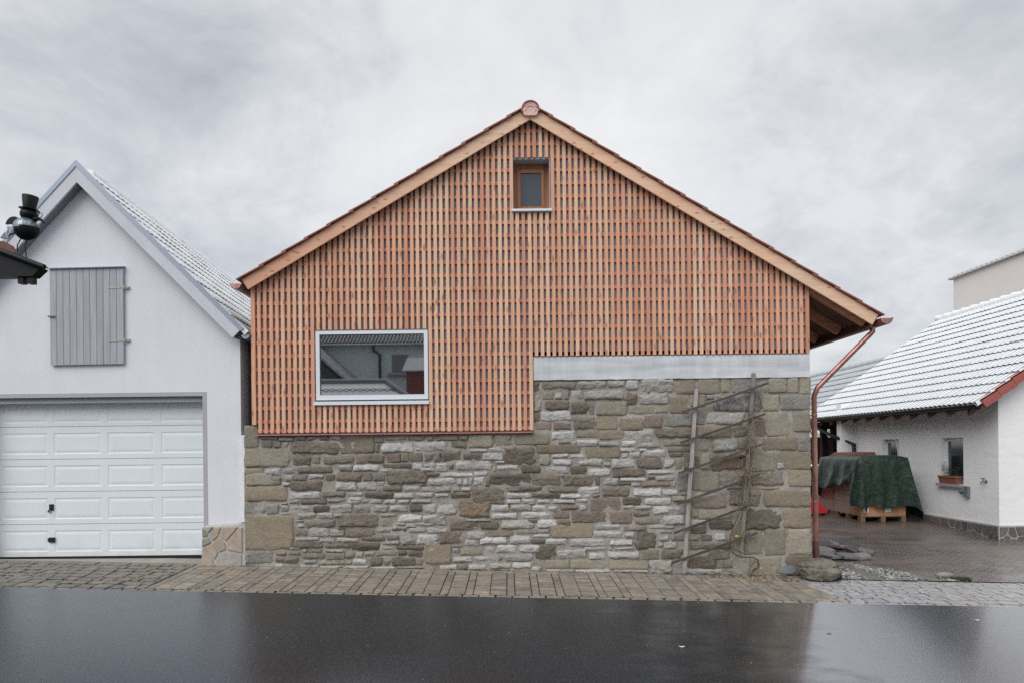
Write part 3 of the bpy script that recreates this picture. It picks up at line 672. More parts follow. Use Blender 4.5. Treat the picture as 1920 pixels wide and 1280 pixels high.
T(630, 935, Z1, '''-16,0,18,6,l 20,-5,47,9,w 48,1,60,9,l 62,0,86,8,l 88,0,111,9,w 113,0,136,9,w 137,0,176,7,l -12,9,30,26,l 32,11,66,26,l 69,10,96,24,l 98,10,133,24,l 135,9,159,24,d 160,8,184,26,w
2,29,79,52,b 81,26,112,33,l 82,35,111,50,t 113,28,159,42,w 160,28,190,44,w 112,43,128,48,w 148,45,178,49,w 129,44,148,53,l 16,54,72,70,b 3,53,18,56,d 74,53,101,63,l 102,53,131,62,d
133,52,166,62,l 167,52,192,64,w -12,57,15,68,l 45,65,90,78,b 92,65,117,76,g 118,65,145,85,l 149,65,188,84,w 9,72,42,80,w 26,80,82,95,d 84,77,117,85,l 84,86,109,94,l 110,86,162,94,d
72,95,112,105,g 113,95,132,104,d 133,95,160,107,b 16,95,34,108,g 36,96,50,107,l 51,96,72,105,l 62,106,87,123,d 88,111,100,122,g 101,107,147,123,b 148,110,160,122,g 30,110,58,122,w
-14,111,29,121,b 163,84,213,119,o 20,123,60,128,w 62,124,110,129,w 112,124,160,128,l''')
T(810, 940, Z1, '''-6,2,8,22,w 9,4,44,24,w 49,-2,108,29,B 110,5,142,18,w 109,20,158,32,w 144,4,184,17,l 164,19,197,31,w 137,-6,164,4,w 166,-6,190,4,w 110,-1,134,4,b -8,26,26,44,l -8,48,28,58,w
62,31,108,36,l 32,32,86,53,b 88,36,124,52,d 126,33,186,50,l 174,33,205,38,d 13,56,57,78,b -6,60,11,72,l 64,54,100,68,w 102,54,152,66,b 155,54,195,59,t 60,69,86,82,w 88,64,139,78,w
142,61,182,78,w 36,79,58,84,t 37,85,50,95,l 52,84,95,98,t 99,83,115,97,w 118,79,156,95,w 160,79,200,94,w 38,100,75,112,w 78,100,120,112,w 122,100,131,112,g 134,96,184,110,l 14,116,46,126,w
48,115,65,124,t 66,115,100,125,w 106,113,146,124,l 148,111,184,123,w''')
T(995, 700, Z1, '''5,15,17,33,b 20,14,84,29,g 86,13,140,27,l 142,12,174,25,l 22,33,42,47,t 43,33,60,48,l 61,33,72,48,g 73,30,95,47,l 97,30,173,47,l 26,49,72,67,b 6,38,20,69,l 75,51,106,76,d 108,53,118,75,s
121,51,178,76,t 17,68,76,87,w 5,73,16,87,r 9,89,38,105,r 41,89,76,104,b 78,79,120,103,b 121,78,160,103,o 38,106,82,122,w 84,105,124,117,t 126,104,172,121,o''')
T(1165, 700, Z1, '''8,11,32,28,w 36,9,97,34,l 101,9,136,37,o 142,9,182,37,t 9,35,30,59,b 33,36,86,56,l 88,43,125,73,o 127,38,155,60,t 157,38,187,46,l 13,58,60,73,t 61,58,87,72,t -3,81,40,103,o 42,76,76,99,r
78,74,132,97,s 134,72,154,93,s 157,70,228,94,l 6,104,60,125,l 62,100,133,118,b 140,97,204,117,o''')
T(1335, 700, Z1, '''17,8,33,34,t 35,7,102,35,s 104,8,138,34,t 139,7,160,35,t 162,6,183,37,t 3,40,72,68,D 78,37,92,68,D 93,38,124,68,t 126,38,183,66,s 99,70,142,115,t 80,86,98,115,r 66,72,97,84,l 151,70,183,107,t
40,96,66,116,b 94,118,157,141,o 159,117,183,143,s''')
T(995, 820, Z1, '''50,6,74,11,g 77,6,84,14,w 85,3,125,16,w 126,6,164,16,l 10,12,92,28,o 101,19,165,37,o 14,29,37,50,g 39,29,70,37,w 73,30,100,37,w 41,39,77,51,w 87,37,133,52,l 135,37,148,43,l 135,44,148,52,l
149,38,192,55,l 23,52,70,66,w 73,52,105,68,d 107,56,148,71,w 150,56,214,72,b 2,67,56,88,b 56,69,70,73,d 60,67,115,88,b 117,71,129,88,b 130,72,163,88,l 165,73,213,80,w 162,81,186,87,d
31,89,86,101,b 88,90,128,104,w 114,105,128,109,g 131,90,183,109,b 2,102,54,112,d 55,103,94,111,w 97,104,112,112,w -4,114,8,123,w 12,114,36,121,w 40,113,82,121,w 83,112,107,121,w
110,111,166,135,r 169,108,205,125,b''')
T(1165, 820, Z1, '''0,5,27,16,w 28,8,72,18,l -2,18,27,26,w 33,19,47,25,w 0,27,14,37,w 15,26,36,37,w 38,22,83,36,w 78,3,125,14,t 86,16,130,25,t 136,15,160,24,t 88,26,115,36,b 28,38,75,57,b 79,40,98,55,l
100,38,113,58,t 115,28,130,60,d 136,33,145,55,d 47,58,98,66,w 64,70,98,79,w 48,71,63,79,d 18,84,35,90,w 36,80,92,90,b 94,78,101,90,l 22,92,74,108,w 75,94,105,106,w 105,64,128,98,s
131,63,181,98,t 110,100,124,106,t 42,110,93,124,w 94,107,120,118,g 147,29,164,58,t 166,30,229,60,B''')
T(1335, 820, Z1, '''0,2,48,25,l 50,4,65,20,t 72,24,117,61,t 119,25,184,58,o 120,45,134,57,w 14,63,60,90,g 70,61,132,89,b 142,60,184,89,o 68,90,125,95,t 30,96,60,125,b 68,98,90,126,b 97,97,184,127,o -36,107,27,129,r''')
T(995, 945, 7.245, '''2,1,22,9,w 23,2,38,10,w 40,0,65,7,b 66,0,77,8,w 125,1,141,6,w 142,1,164,7,w 166,1,188,13,w 0,10,27,19,w 30,9,54,19,b 55,9,103,25,b 108,10,138,26,r 139,9,163,16,b 141,17,178,27,g
180,14,210,28,w 8,20,36,32,w 36,21,55,29,b -6,25,6,32,l 27,26,85,45,o 88,27,123,34,w 125,28,158,36,g 160,28,195,33,l 84,36,125,45,w 127,37,142,45,w 3,40,26,45,w -4,34,8,39,t 9,33,25,39,l
0,47,20,53,d 20,46,50,55,w 52,46,102,57,w 107,47,139,56,w 143,37,171,60,b 175,34,192,39,l 175,41,188,50,l -4,56,6,65,w 7,56,35,75,b 36,61,76,73,w 72,57,104,63,w 106,57,111,62,l
114,58,140,61,w 79,65,101,74,w 104,63,148,74,w 149,61,174,75,t 177,62,195,75,b -6,66,4,74,w 20,76,53,87,t 54,75,101,87,t 106,75,160,88,t 161,75,175,86,l 164,76,192,94,W 0,84,14,91,w
20,87,60,92,l 60,88,110,93,w 112,88,160,93,l 172,51,181,59,l''')
T(1240, 945, 6.737, '''0,2,32,12,l 38,7,47,16,t 47,7,90,18,t 0,38,10,45,l 12,38,50,46,g 50,38,65,46,b 67,36,83,46,w 60,20,92,32,b 37,19,58,26,l 36,27,58,37,b 2,46,20,56,l 35,46,90,57,b 0,56,28,69,b 60,58,88,69,g
34,65,69,81,b 70,70,90,80,t 30,81,78,88,w 105,6,152,31,d 154,5,190,29,o 105,32,128,63,t 130,31,158,64,t 160,31,190,63,t 112,66,152,91,t 158,64,190,89,p''')
# courses that lie half hidden behind the trellis
T(1335, 820, Z1, '''64,26,71,60,b -36,70,-22,96,t 27,90,58,95,g''')
SM = {
 'b': stone('stone_brown', A(114, 105, 94), A(102, 94, 84), 0.10, 24, (1, 1, 1.5)),
 'B': stone('stone_rust', A(118, 105, 92), A(110, 93, 80), 0.05, 22, (1, 1, 1.5)),
 'd': stone('stone_dark', A(101, 93, 83), A(91, 84, 75), 0.05, 24, (1, 1, 1.8)),
 'D': stone('stone_sooty', A(96, 94, 92), A(86, 84, 84), 0.32, 14, (1, 1, 1)),
 'g': stone('stone_grey', A(134, 129, 119), A(120, 112, 102), 0.15, 26, (1, 1, 1.6)),
 'l': stone('stone_pale_grey', A(152, 149, 143), A(136, 131, 124), 0.28, 26, (1, 1, 2.0)),
 'w': stone('stone_limewashed', A(173, 171, 169), A(150, 146, 141), 0.36, 22, (1, 1, 2.6), dark=0.55),
 'W': stone('stone_granite', A(160, 156, 150), A(140, 134, 126), 0.3, 60, (1, 1, 1)),
 't': stone('stone_tan', A(135, 128, 115), A(123, 116, 103), 0.16, 30, (1, 1, 1.2), bump=0.45, dark=0.66),
 'o': stone('stone_ochre', A(127, 117, 102), A(118, 109, 95), 0.05, 30, (1, 1, 1.2), bump=0.45, dark=0.66),
 'r': stone('stone_reddish', A(124, 112, 104), A(114, 100, 92), 0.10, 26, (1, 1, 1.4)),
 's': stone('stone_slate', A(126, 123, 117), A(112, 108, 103), 0.14, 24, (1, 1, 1.4)),
}
SM['p'] = SM['b']
mm = M('lime_mortar', A(140, 134, 127), 0.9); v = mm.coord()
a1 = mm.noise(v, 2.2, 5, 0.6); a2 = mm.noise(v, 26, 5, 0.7); a3 = mm.noise(v, 110, 3, 0.6)
c = mm.mix(mm.ramp(a1, [(0.35, 0.0), (0.65, 1.0)]), A(152, 148, 142), A(128, 120, 110)); c = mm.mix(1.0, c, mm.ramp(a2, [(0.3, 0.72), (0.7, 1.15)]), 'MULTIPLY'); c = mm.mix(1.0, c, mm.ramp(a3, [(0.3, 0.84), (0.7, 1.12)]), 'MULTIPLY')
mm.base(c); p = mm.bump(a2, 0.7, 0.02); mm.bump(a3, 0.4, 0.006, p); MORTAR = mm.mat
# wall body with a lumpy mortar face
sx0, sx1 = bx(-499.5), bx(XR + 1.5); xc = bx(XC + 0.6)
m_ = MB()
def wall_top(x): return bz(ZB_L - 4.5) if x < xc else bz(125.0)
nxs = [sx0 + (xc - sx0) * i / 75 for i in range(76)] + [xc + 0.001 + (sx1 - xc) * i / 65 for i in range(66)]
nz_ = 44
vs_ = []
for j in range(nz_ + 1):
    for x in nxs:
        zb = base_z(x, 9.46) - 0.12; z = zb + (wall_top(x) - zb) * j / nz_
        edge = 1.0 if 0 < j < nz_ else 0.3
        vs_.append((x, YS - edge * (0.009 + 0.022 * noise.noise((x * 5, z * 8, 1.7)) + 0.010 * noise.noise((x * 19, z * 25, 4.7))), z))
W_ = len(nxs)
m_.add(vs_, [(j*W_+i, j*W_+i+1, (j+1)*W_+i+1, (j+1)*W_+i) for j in range(nz_) for i in range(W_-1)], 0, True)
zb0, zb1 = base_z(sx0, 9.46) - 0.1, base_z(sx1, 9.46) - 0.1
m_.prism([(sx0 + .003, zb0), (sx1 - .003, zb1), (sx1 - .003, bz(124.5)), (xc + .003, bz(124.5)), (xc + .003, bz(ZB_L - 5)), (sx0 + .003, bz(ZB_L - 5))], YS + 0.012, YT + 0.335)
SW = m_.build('stone_wall', MORTAR, BARN)
rs = random.Random(21)
def stone_mesh(w, h, kind, seed):
    o = Vector((rs.uniform(-50, 50), rs.uniform(-50, 50), seed * 1.7))
    dressed = kind in 'toprDs'
    cell = 0.022
    nx = max(2, min(24, round(w / cell))); nz = max(2, min(18, round(h / cell)))
    be = min(0.018, 0.2 * min(w, h)) if not dressed else min(0.012, 0.16 * min(w, h))
    def line(n, L_): 
        b = 1 - 2 * be / L_
        return [-1.0, -(1 + b) / 2] + [(-b + 2 * b * i / n) for i in range(n + 1)] + [(1 + b) / 2, 1.0]
    S_, T_ = line(nx, w), line(nz, h)
    kx = rs.uniform(0.1, 0.3) if dressed else rs.uniform(0.12, 0.42)
    if kind == 'p': kind = 'p'
    dep = 0.010 if kind == 'p' else rs.uniform(0.008, 0.018) if dressed else rs.uniform(0.014, 0.030)
    sk = rs.uniform(-0.12, 0.12) if not dressed else rs.uniform(-0.03, 0.03)
    amp = min(w, h) * (0.06 if dressed else 0.17)
    tilt = rs.uniform(-0.02, 0.02) * (0.4 if dressed else 1); tx = rs.uniform(-0.012, 0.012)
    vs = []; 
    for t in T_:
        for s in S_:
            q = o + Vector((s * w * 4.5, 0, t * h * 7.0))
            x = s * w / 2 * math.sqrt(max(0, 1 - kx * t * t / 2)) + amp * noise.noise(q * 1.3) + sk * t * h / 2
            z = t * h / 2 * math.sqrt(max(0, 1 - kx * 0.55 * s * s / 2)) + amp * 0.9 * noise.noise(q * 1.3 + Vector((9, 9, 9))) * (0.4 + 0.6 * abs(t))
            e_ = max(abs(s), abs(t)); edge = 1.0
            ds = (1 - abs(s)) * w / 2; dt = (1 - abs(t)) * h / 2; dd = min(ds, dt)
            edge = min(1.0, (dd / (be * 2.2)) ** 0.55) if dd > 0 else 0.0
            body = 1 - (0.08 if dressed else 0.22) * max(abs(s) ** 2.5 , abs(t) ** 2.5)
            rough_ = (0.35 if dressed else 1.0) * (0.011 * noise.noise(q * 2.6) + 0.016 * abs(noise.noise(Vector((q.x * 0.9, 3, q.z * 3.4)))) - 0.005 + 0.009 * noise.noise(q * 6) + 0.006 * noise.noise(q * 13))
            y = -(dep * body + rough_ + tilt * t + tx * s) * edge if edge > 0 else 0.03
            vs.append((x, min(y, 0.012) if edge > 0 else 0.03, z))
    W2_ = len(S_)
    fs = [(j*W2_+i, j*W2_+i+1, (j+1)*W2_+i+1, (j+1)*W2_+i) for j in range(len(T_)-1) for i in range(W2_-1)]
    return vs, fs
order = sorted(range(len(STONES)), key=lambda i: -(STONES[i][2] - STONES[i][0]) * (STONES[i][3] - STONES[i][1]))
rank = {i: k for k, i in enumerate(order)}
kinds = sorted(SM); small = MB(); slot = {k: i for i, k in enumerate(kinds)}
for i, (u0, v0, u1, v1, kd) in enumerate(STONES):
    c_ = P((u0 + u1) / 2, (v0 + v1) / 2, 9.43); gr = 1.1 if kd in 'toprDs' else 0.0
    wd, hg = (u1 - u0 - 0.2 + gr) * 9.43 / F, (v1 - v0 + 0.1 + gr) * 9.43 / F
    vs, fs = stone_mesh(wd, hg, kd, i)
    push = rs.uniform(-0.004, 0.005)
    org = Vector((c_.x, YS - 0.016 + push, c_.z))
    ang = math.radians(rs.uniform(-2.2, 2.2)) if kd not in 'topr' else 0.0
    ca, sa = math.cos(ang), math.sin(ang)
    vs = [(x * ca - z * sa, y, x * sa + z * ca) for x, y, z in vs]
    if rank[i] < 300:
        m_ = MB(); m_.add(vs, fs, 0, True); me = m_.mesh('stone', SM[kd]); link('stone', me, SW, org)
    else: small.add([org + Vector(q) for q in vs], fs, slot[kd], True)
sm_ = small.build('small_stones', [SM[k] for k in kinds], SW); tag(sm_, kind='stuff')
print('STONES', len(STONES))
# pale blue paint mark on the lowest corner stone
p0 = P(1474, 1066, 9.42); m_ = MB()
pts = [(p0.x + 0.01 + 0.13 * math.cos(a) * (1 + 0.25 * noise.noise((math.cos(a) * 2, math.sin(a) * 2, 1))), p0.z - 0.01 + 0.055 * math.sin(a) * (1 + 0.3 * noise.noise((math.cos(a) * 3, math.sin(a) * 3, 7)))) for a in rng(0, 2 * math.pi, 28)[:-1]]
BLUE = M('blue_paint', A(108, 118, 128), 0.6); BLUE.base(BLUE.mix(BLUE.ramp(BLUE.noise(BLUE.coord(), 18, 5), [(0.4, 0.0), (0.6, 1.0)]), A(96, 110, 124), A(124, 122, 116)))
m_.prism(pts, YS - 0.034, YS - 0.01); m_.build('paint_patch', BLUE.mat, SW)
# two drill holes and a putlog hole, their shade painted as black discs
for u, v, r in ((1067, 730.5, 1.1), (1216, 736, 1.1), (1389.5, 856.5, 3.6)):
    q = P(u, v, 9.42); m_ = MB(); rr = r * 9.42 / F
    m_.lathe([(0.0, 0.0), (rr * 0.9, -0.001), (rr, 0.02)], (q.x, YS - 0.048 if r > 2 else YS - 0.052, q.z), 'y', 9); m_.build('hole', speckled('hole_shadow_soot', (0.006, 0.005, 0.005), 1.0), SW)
# ------------------------------------------------------------------ the white garage on the left
YG = 9.52; SGp = YG / F
PLASTER = M('lilac_white_plaster', A(192, 193, 198), 0.85)
n_ = PLASTER.noise(PLASTER.coord((0.6, 1, 1.0)), 1.0, 5, 0.6); n2_ = PLASTER.noise(PLASTER.coord(), 130, 2, 0.6); n3_ = PLASTER.noise(PLASTER.coord((7, 7, 0.7)), 1.3, 4, 0.6)
c = PLASTER.mix(1.0, A(192, 193, 198), PLASTER.ramp(n_, [(0.3, 0.95), (0.7, 1.04)]), 'MULTIPLY'); c = PLASTER.mix(1.0, c, PLASTER.ramp(n3_, [(0.3, 0.975), (0.7, 1.015)]), 'MULTIPLY')
dz_ = PLASTER.t.nodes.new('ShaderNodeSeparateXYZ'); PLASTER.t.links.new(PLASTER.obj, dz_.inputs[0])
sp_ = PLASTER.math('ADD', PLASTER.math('MULTIPLY', dz_.outputs[2], -1.1), PLASTER.math('MULTIPLY', PLASTER.noise(PLASTER.coord((3, 3, 3)), 2.0, 5), 1.5))
c = PLASTER.mix(PLASTER.ramp(sp_, [(0.15, 0.0), (0.95, 0.45)]), c, A(160, 156, 150))
PLASTER.base(c); PLASTER.bump(n2_, 0.25, 0.004); PLASTER = PLASTER.mat
GREYP = speckled('grey_reveal_paint', A(150, 148, 156), 0.8, 0.04)
GWOOD = speckled('light_grey_boards', A(174, 175, 181), 0.6, 0.05, 3, 50)
SOFG = speckled('grey_soffit_boards', A(112, 112, 117), 0.8, 0.06)  # darker than the boards: shade under the overhang put into the colour
ZINC = M('zinc_sheet', A(126, 134, 146), 0.4, 0.35).mat
DOORW = speckled('white_door_paint', A(226, 232, 236), 0.42, 0.025, 2, 60, 0.03, rand=0.0)
BLACK = speckled('black_plastic', (0.012, 0.013, 0.016), 0.4, 0.1)
GAR = thing('garage', (-6, 9.7, 0), 'white rendered garage with a steep gable, a white sectional door and snow on its roof', 'garage')
apx, apz = P(142.7, 303.6, 9.34).x, P(142.7, 303.6, 9.34).z
tgr, tgl = math.tan(R(45.7)), math.tan(R(47.1))
def gar_top(x): return apz - (tgr * (x - apx) if x > apx else tgl * (apx - x))
xr = XZ(451, 720, YG)[0]; xl = -9.2
DR = 0.22                                       # door recess
dx1 = XZ(381.5, 900, YG)[0]; dz1 = XZ(200, 743.5, YG)[1]; dx0 = XZ(-32, 900, YG)[0]
zb = -0.2
m_ = MB()
m_.prism([(xl, zb), (dx0, zb), (dx0, dz1), (dx1, dz1), (dx1, zb), (xr, zb), (xr, gar_top(xr) - 0.10), (apx, apz - 0.12), (xl, gar_top(xl) - 0.10)], YG, YG + 0.28)
wl = m_.build('wall', PLASTER, GAR)
sk = -0.086
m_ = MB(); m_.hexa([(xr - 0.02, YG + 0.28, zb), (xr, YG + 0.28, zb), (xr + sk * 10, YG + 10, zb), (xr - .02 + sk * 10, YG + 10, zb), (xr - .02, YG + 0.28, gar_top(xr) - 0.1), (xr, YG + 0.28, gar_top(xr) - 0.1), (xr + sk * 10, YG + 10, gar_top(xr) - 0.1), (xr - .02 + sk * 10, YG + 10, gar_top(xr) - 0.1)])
m_.build('side_wall', speckled('grimy_plaster', A(150, 150, 154), 0.9, 0.2, 2, 40), GAR)  # shade of the narrow gap put into this darker plaster
m_ = MB(); bw = 0.058                           # painted surround
m_.prism([(dx0 - bw, zb), (dx0, zb), (dx0, dz1), (dx1, dz1), (dx1, zb), (dx1 + bw, zb), (dx1 + bw, dz1 + bw), (dx0 - bw, dz1 + bw)], YG - 0.004, YG + 0.05); m_.build('door_surround', GREYP, GAR)
m_ = MB(); m_.box((dx0, YG + 0.06, dz1 - 0.075), (dx1, YG + DR + 0.05, dz1 - 0.002)); m_.build('door_header', GREYP, GAR)
yd = YG + DR
door = MB(); door.box((dx0, yd + 0.045, zb), (dx1, yd + 0.06, dz1)); door = door.build('door', DOORW, GAR)
rows = [1040.0, 979, 918, 857.3, 796.3, 752.0]
uc = lambda u: XZ(u, 900, yd)[0]
zr = lambda v: XZ(200, v + 1.6, yd)[1]
cols = [(3.4, 90.1), (101.4, 190.9), (202.2, 290), (302.6, 391)]
cols = [(-98, -10.5)] + cols
def door_section(za, zb_, xa, xb):
    m_ = MB(); y = yd; xs = [xa]
    rects = []
    H = zb_ - za
    for a, b in cols:
        rects.append((max(uc(a), xa + 0.03), min(uc(b), xb - 0.012), za + H * 0.15, zb_ - H * 0.19))
    rects = [r for r in rects if r[1] - r[0] > 0.08]
    holes = [[(r[0], r[2]), (r[1], r[2]), (r[1], r[3]), (r[0], r[3])] for r in rects]
    c_ = 0.004
    outer = [(xa, za), (xb, za), (xb, zb_), (xa, zb_)]
    loops = [outer] + holes; flat = [p for l in loops for p in l]
    tr_ = tessellate_polygon([[Vector((p[0], p[1], 0)) for p in l] for l in loops])
    m_.add([(p[0], y, p[1]) for p in flat], [tuple(t) for t in tr_])
    m_.add([(xa, y, za), (xb, y, za), (xb, y, zb_), (xa, y, zb_), (xa - .001, y + .02, za - c_), (xb + .001, y + .02, za - c_), (xb + .001, y + .02, zb_ + c_), (xa - .001, y + .02, zb_ + c_)], [(0,1,5,4),(1,2,6,5),(2,3,7,6),(3,0,4,7)])
    for r in rects:
        lv = [(0.0, 0.0), (0.012, 0.006), (0.024, 0.006), (0.050, 0.002), (0.058, 0.001)]
        vs = []
        for ins, dp_ in lv: vs += [(r[0] + ins, y + dp_, r[2] + ins), (r[1] - ins, y + dp_, r[2] + ins), (r[1] - ins, y + dp_, r[3] - ins), (r[0] + ins, y + dp_, r[3] - ins)]
        fs = []
        for k in range(len(lv) - 1):
            for j in range(4): fs.append((k*4+j, k*4+(j+1) % 4, k*4+4+(j+1) % 4, k*4+4+j))
        k = len(lv) - 1; fs.append((k*4, k*4+1, k*4+2, k*4+3)); m_.add(vs, fs)
    m_.build('door_section', DOORW, door)
for i in range(5): door_section(zr(rows[i]) + 0.004, zr(rows[i + 1]) - 0.004, dx0 + 0.02, dx1 + 0.012)
m_ = MB(); m_.box((dx0, yd - 0.002, zr(1045.5)), (dx1 + 0.012, yd + 0.03, zr(1040.6))); m_.build('rubber_seal', BLACK, door)
# handle and lock
q = P(95.5, 952, yd - 0.02); m_ = MB(); k = yd / F
m_.box((q.x - 3.4 * k, yd - 0.022, q.z - 4 * k), (q.x + 3.8 * k, yd + 0.002, q.z + 7.5 * k)); m_.tube([(q.x - 3.4 * k, yd - 0.018, q.z - 3 * k), (q.x - 5 * k, yd - 0.024, q.z - 6 * k), (q.x - 1 * k, yd - 0.03, q.z - 7 * k)], 0.011, 8); m_.lathe([(0.0, -0.035), (0.02, -0.03), (0.022, 0.0)], (q.x, yd, q.z + 1 * k), 'y', 12)
m_.build('handle', BLACK, door)
q = P(95.5, 1011.5, yd - 0.02); m_ = MB(); m_.box((q.x - 4 * k, yd - 0.024, q.z - 4.6 * k), (q.x + 6.5 * k, yd + 0.002, q.z + 4.6 * k)); m_.box((q.x - 6.5 * k, yd - 0.018, q.z - 3 * k), (q.x - 4 * k, yd + 0.002, q.z + 3 * k)); m_.build('lock', BLACK, door)
# concrete threshold
CEM = speckled('old_concrete', A(132, 128, 120), 0.85, 0.16, 3, 60, 0.4, 0.01)
m_ = MB(); zt = zr(1046.5)
m_.hexa([(dx0 - .1, YG - 0.03, -0.3), (dx1 + 0.02, YG - 0.03, -0.3), (dx1 + .02, yd + .05, -0.3), (dx0 - .1, yd + .05, -0.3), (dx0 - .1, YG - 0.03, base_z(dx0, 9.46) + 0.012), (dx1 + .02, YG - 0.03, base_z(dx1, 9.46) + 0.012), (dx1 + .02, yd + .05, zt), (dx0 - .1, yd + .05, zt)])
m_.build('threshold', CEM, GAR)
# loft hatch of eleven boards
yh = YG - 0.045
tl_, tr_, br_, bl_ = [XZ(u, v, yh) for u, v in ((92.4, 505), (230.6, 501.6), (231.8, 681.4), (94.4, 684.2))]
HB = wood('grey_painted_board', A(148, 148, 154), A(152, 152, 158), A(142, 142, 148), 'z', knots=False, rnd=1.0)
hm = MB(); hm.prism([(bl_[0] + .01, bl_[1] + .01), (br_[0] - .01, br_[1] + .01), (tr_[0] - .01, tr_[1] - .01), (tl_[0] + .01, tl_[1] - .01)], yh + 0.022, YG); hatch = hm.build('hatch', HB, GAR)
for i in range(11):
    a, b = i / 11, (i + 1) / 11; l2 = lambda p, q_, t: (p[0] + (q_[0] - p[0]) * t, p[1] + (q_[1] - p[1]) * t)
    p0, p1, p2, p3 = l2(bl_, br_, a), l2(bl_, br_, b), l2(tl_, tr_, b), l2(tl_, tr_, a); g = 0.0016; c_ = 0.004
    m_ = MB(); m_.add([(p0[0]+g, yh+c_, p0[1]), (p1[0]-g, yh+c_, p1[1]), (p2[0]-g, yh+c_, p2[1]), (p3[0]+g, yh+c_, p3[1]), (p0[0]+g+c_, yh, p0[1]), (p1[0]-g-c_, yh, p1[1]), (p2[0]-g-c_, yh, p2[1]), (p3[0]+g+c_, yh, p3[1]), (p0[0]+g, yh+.02, p0[1]), (p1[0]-g, yh+.02, p1[1]), (p2[0]-g, yh+.02, p2[1]), (p3[0]+g, yh+.02, p3[1])],
                     [(4,5,6,7), (0,1,5,4), (1,2,6,5), (2,3,7,6), (3,0,4,7), (8,9,1,0), (9,10,2,1), (10,11,3,2), (11,8,0,3)])
    m_.build('board', HB, hatch)
HING = speckled('pale_green_hinge', A(150, 152, 138), 0.5, 0.12, 20, 60)
for u0, v0, u1, v1 in ((203.5, 540.6, 240, 538.4), (204.0, 640, 241, 637.0)):
    a, b = P(u0, v0, yh - 0.004), P(u1, v1, yh - 0.004); m_ = MB(); s = 0.011
    m_.add([(a.x, yh - .006, a.z - s * .4), (b.x - .05, yh - .006, b.z - s), (b.x - .05, yh - .006, b.z + s), (a.x, yh - .006, a.z + s * .4), (a.x, yh, a.z - s * .4), (b.x - .05, yh, b.z - s), (b.x - .05, yh, b.z + s), (a.x, yh, a.z + s * .4)], [(0,1,2,3), (0,1,5,4), (1,2,6,5), (2,3,7,6), (3,0,4,7)])
    m_.tube([(b.x - .055, yh - .002, b.z - .026), (b.x - .055, yh - .002, b.z + .026)], 0.009, 8); m_.box((b.x - .05, yh + .02, b.z - .018), (b.x, YG + .002, b.z + .018)); m_.build('hinge', HING, hatch)
q = P(98, 593.6, yh); m_ = MB(); m_.box((q.x - .055, yh - .014, q.z - .012), (q.x + .05, yh, q.z + .012)); m_.tube([(q.x - .045, yh - .02, q.z), (q.x + .03, yh - .02, q.z)], 0.008, 8); m_.build('latch', speckled('dull_steel', A(120, 118, 116), 0.4), hatch)
m_ = MB(); m_.hexa([(tl_[0] - .01, yh - .03, tl_[1] - .002), (tr_[0] + .01, yh - .03, tr_[1] - .002), (tr_[0] + .01, YG, tr_[1] + .004), (tl_[0] - .01, YG, tl_[1] + .004), (tl_[0] - .01, yh - .03, tl_[1] + .01), (tr_[0] + .01, yh - .03, tr_[1] + .01), (tr_[0] + .01, YG, tr_[1] + .024), (tl_[0] - .01, YG, tl_[1] + .024)]); m_.build('drip_cap', ZINC, hatch)
# bargeboards, zinc edging, soffits
YV = 9.34; WB = 0.172
er = (P(454, 614.6, YV).x, P(454, 614.6, YV).z); el = (xl, gar_top(xl))
for sgn, ang, ee in ((1, R(45.7), er), (-1, R(47.1), el)):
    d = Vector((math.cos(ang) * sgn, -math.sin(ang))); nn = Vector((-math.sin(ang) * sgn, -math.cos(ang)))
    a = Vector((apx, apz - 0.02 / math.cos(ang))); b = Vector(ee) + nn * 0.02
    m_ = MB(); m_.prism([(a.x, a.y), (b.x, b.y), (b.x + nn.x * WB, b.y + nn.y * WB), (a.x, a.y - WB / math.cos(ang))], YV, YV + 0.03); bb = m_.build('bargeboard', GWOOD, GAR)
    for t in rng(0.08, 0.94, 7):
        for o in (0.3, 0.75):
            s_ = MB(); c_ = a + (b - a) * t + nn * WB * o; s_.lathe([(0.0, -0.002), (0.005, -0.001), (0.006, 0.002)], (c_.x, YV, c_.y), 'y', 8); s_.build('screw', speckled('dull_screw', A(120, 118, 118), 0.4), bb) if sgn > 0 else None
    m_ = MB(); u = nn * 0.045; a1 = Vector((apx, apz + 0.004)); b1 = Vector(ee) + d * 0.02
    m_.prism([(a1.x, a1.y), (b1.x, b1.y), (b1.x + u.x, b1.y + u.y), (a1.x, a1.y - 0.045 / math.cos(ang))], YV - 0.012, YV - 0.001); 
    m_.prism([(a1.x, a1.y), (b1.x, b1.y), (b1.x - nn.x * .012, b1.y - nn.y * .012), (a1.x, a1.y + .012 / math.cos(ang))], YV - 0.012, YV + 0.02); m_.build('verge_flashing', ZINC, GAR)
    m_ = MB(); a2 = a + Vector((0, -(WB - .03) / math.cos(ang))); b2 = b + nn * (WB - .03)
    m_.prism([(a2.x, a2.y), (b2.x, b2.y), (b2.x + nn.x * .018, b2.y + nn.y * .018), (a2.x, a2.y - .018 / math.cos(ang))], YV + 0.03, YG + 0.01); m_.build('soffit', SOFG, GAR)
    m_ = MB(); a3, b3 = a - Vector((0, .0)), b; poly = [(a3.x, a3.y), (b3.x, b3.y), (b3.x + nn.x * .03, b3.y + nn.y * .03), (a3.x, a3.y - .03 / math.cos(ang))]
    n0 = len(m_.v); m_.prism(poly, YV + 0.031, YV + 10.5); m_.v = [(x + sk * (y - YV - .03), y, z) for x, y, z in m_.v]; m_.build('roof_deck', speckled('black_underlay', (0.03, 0.031, 0.033), 0.8), GAR)
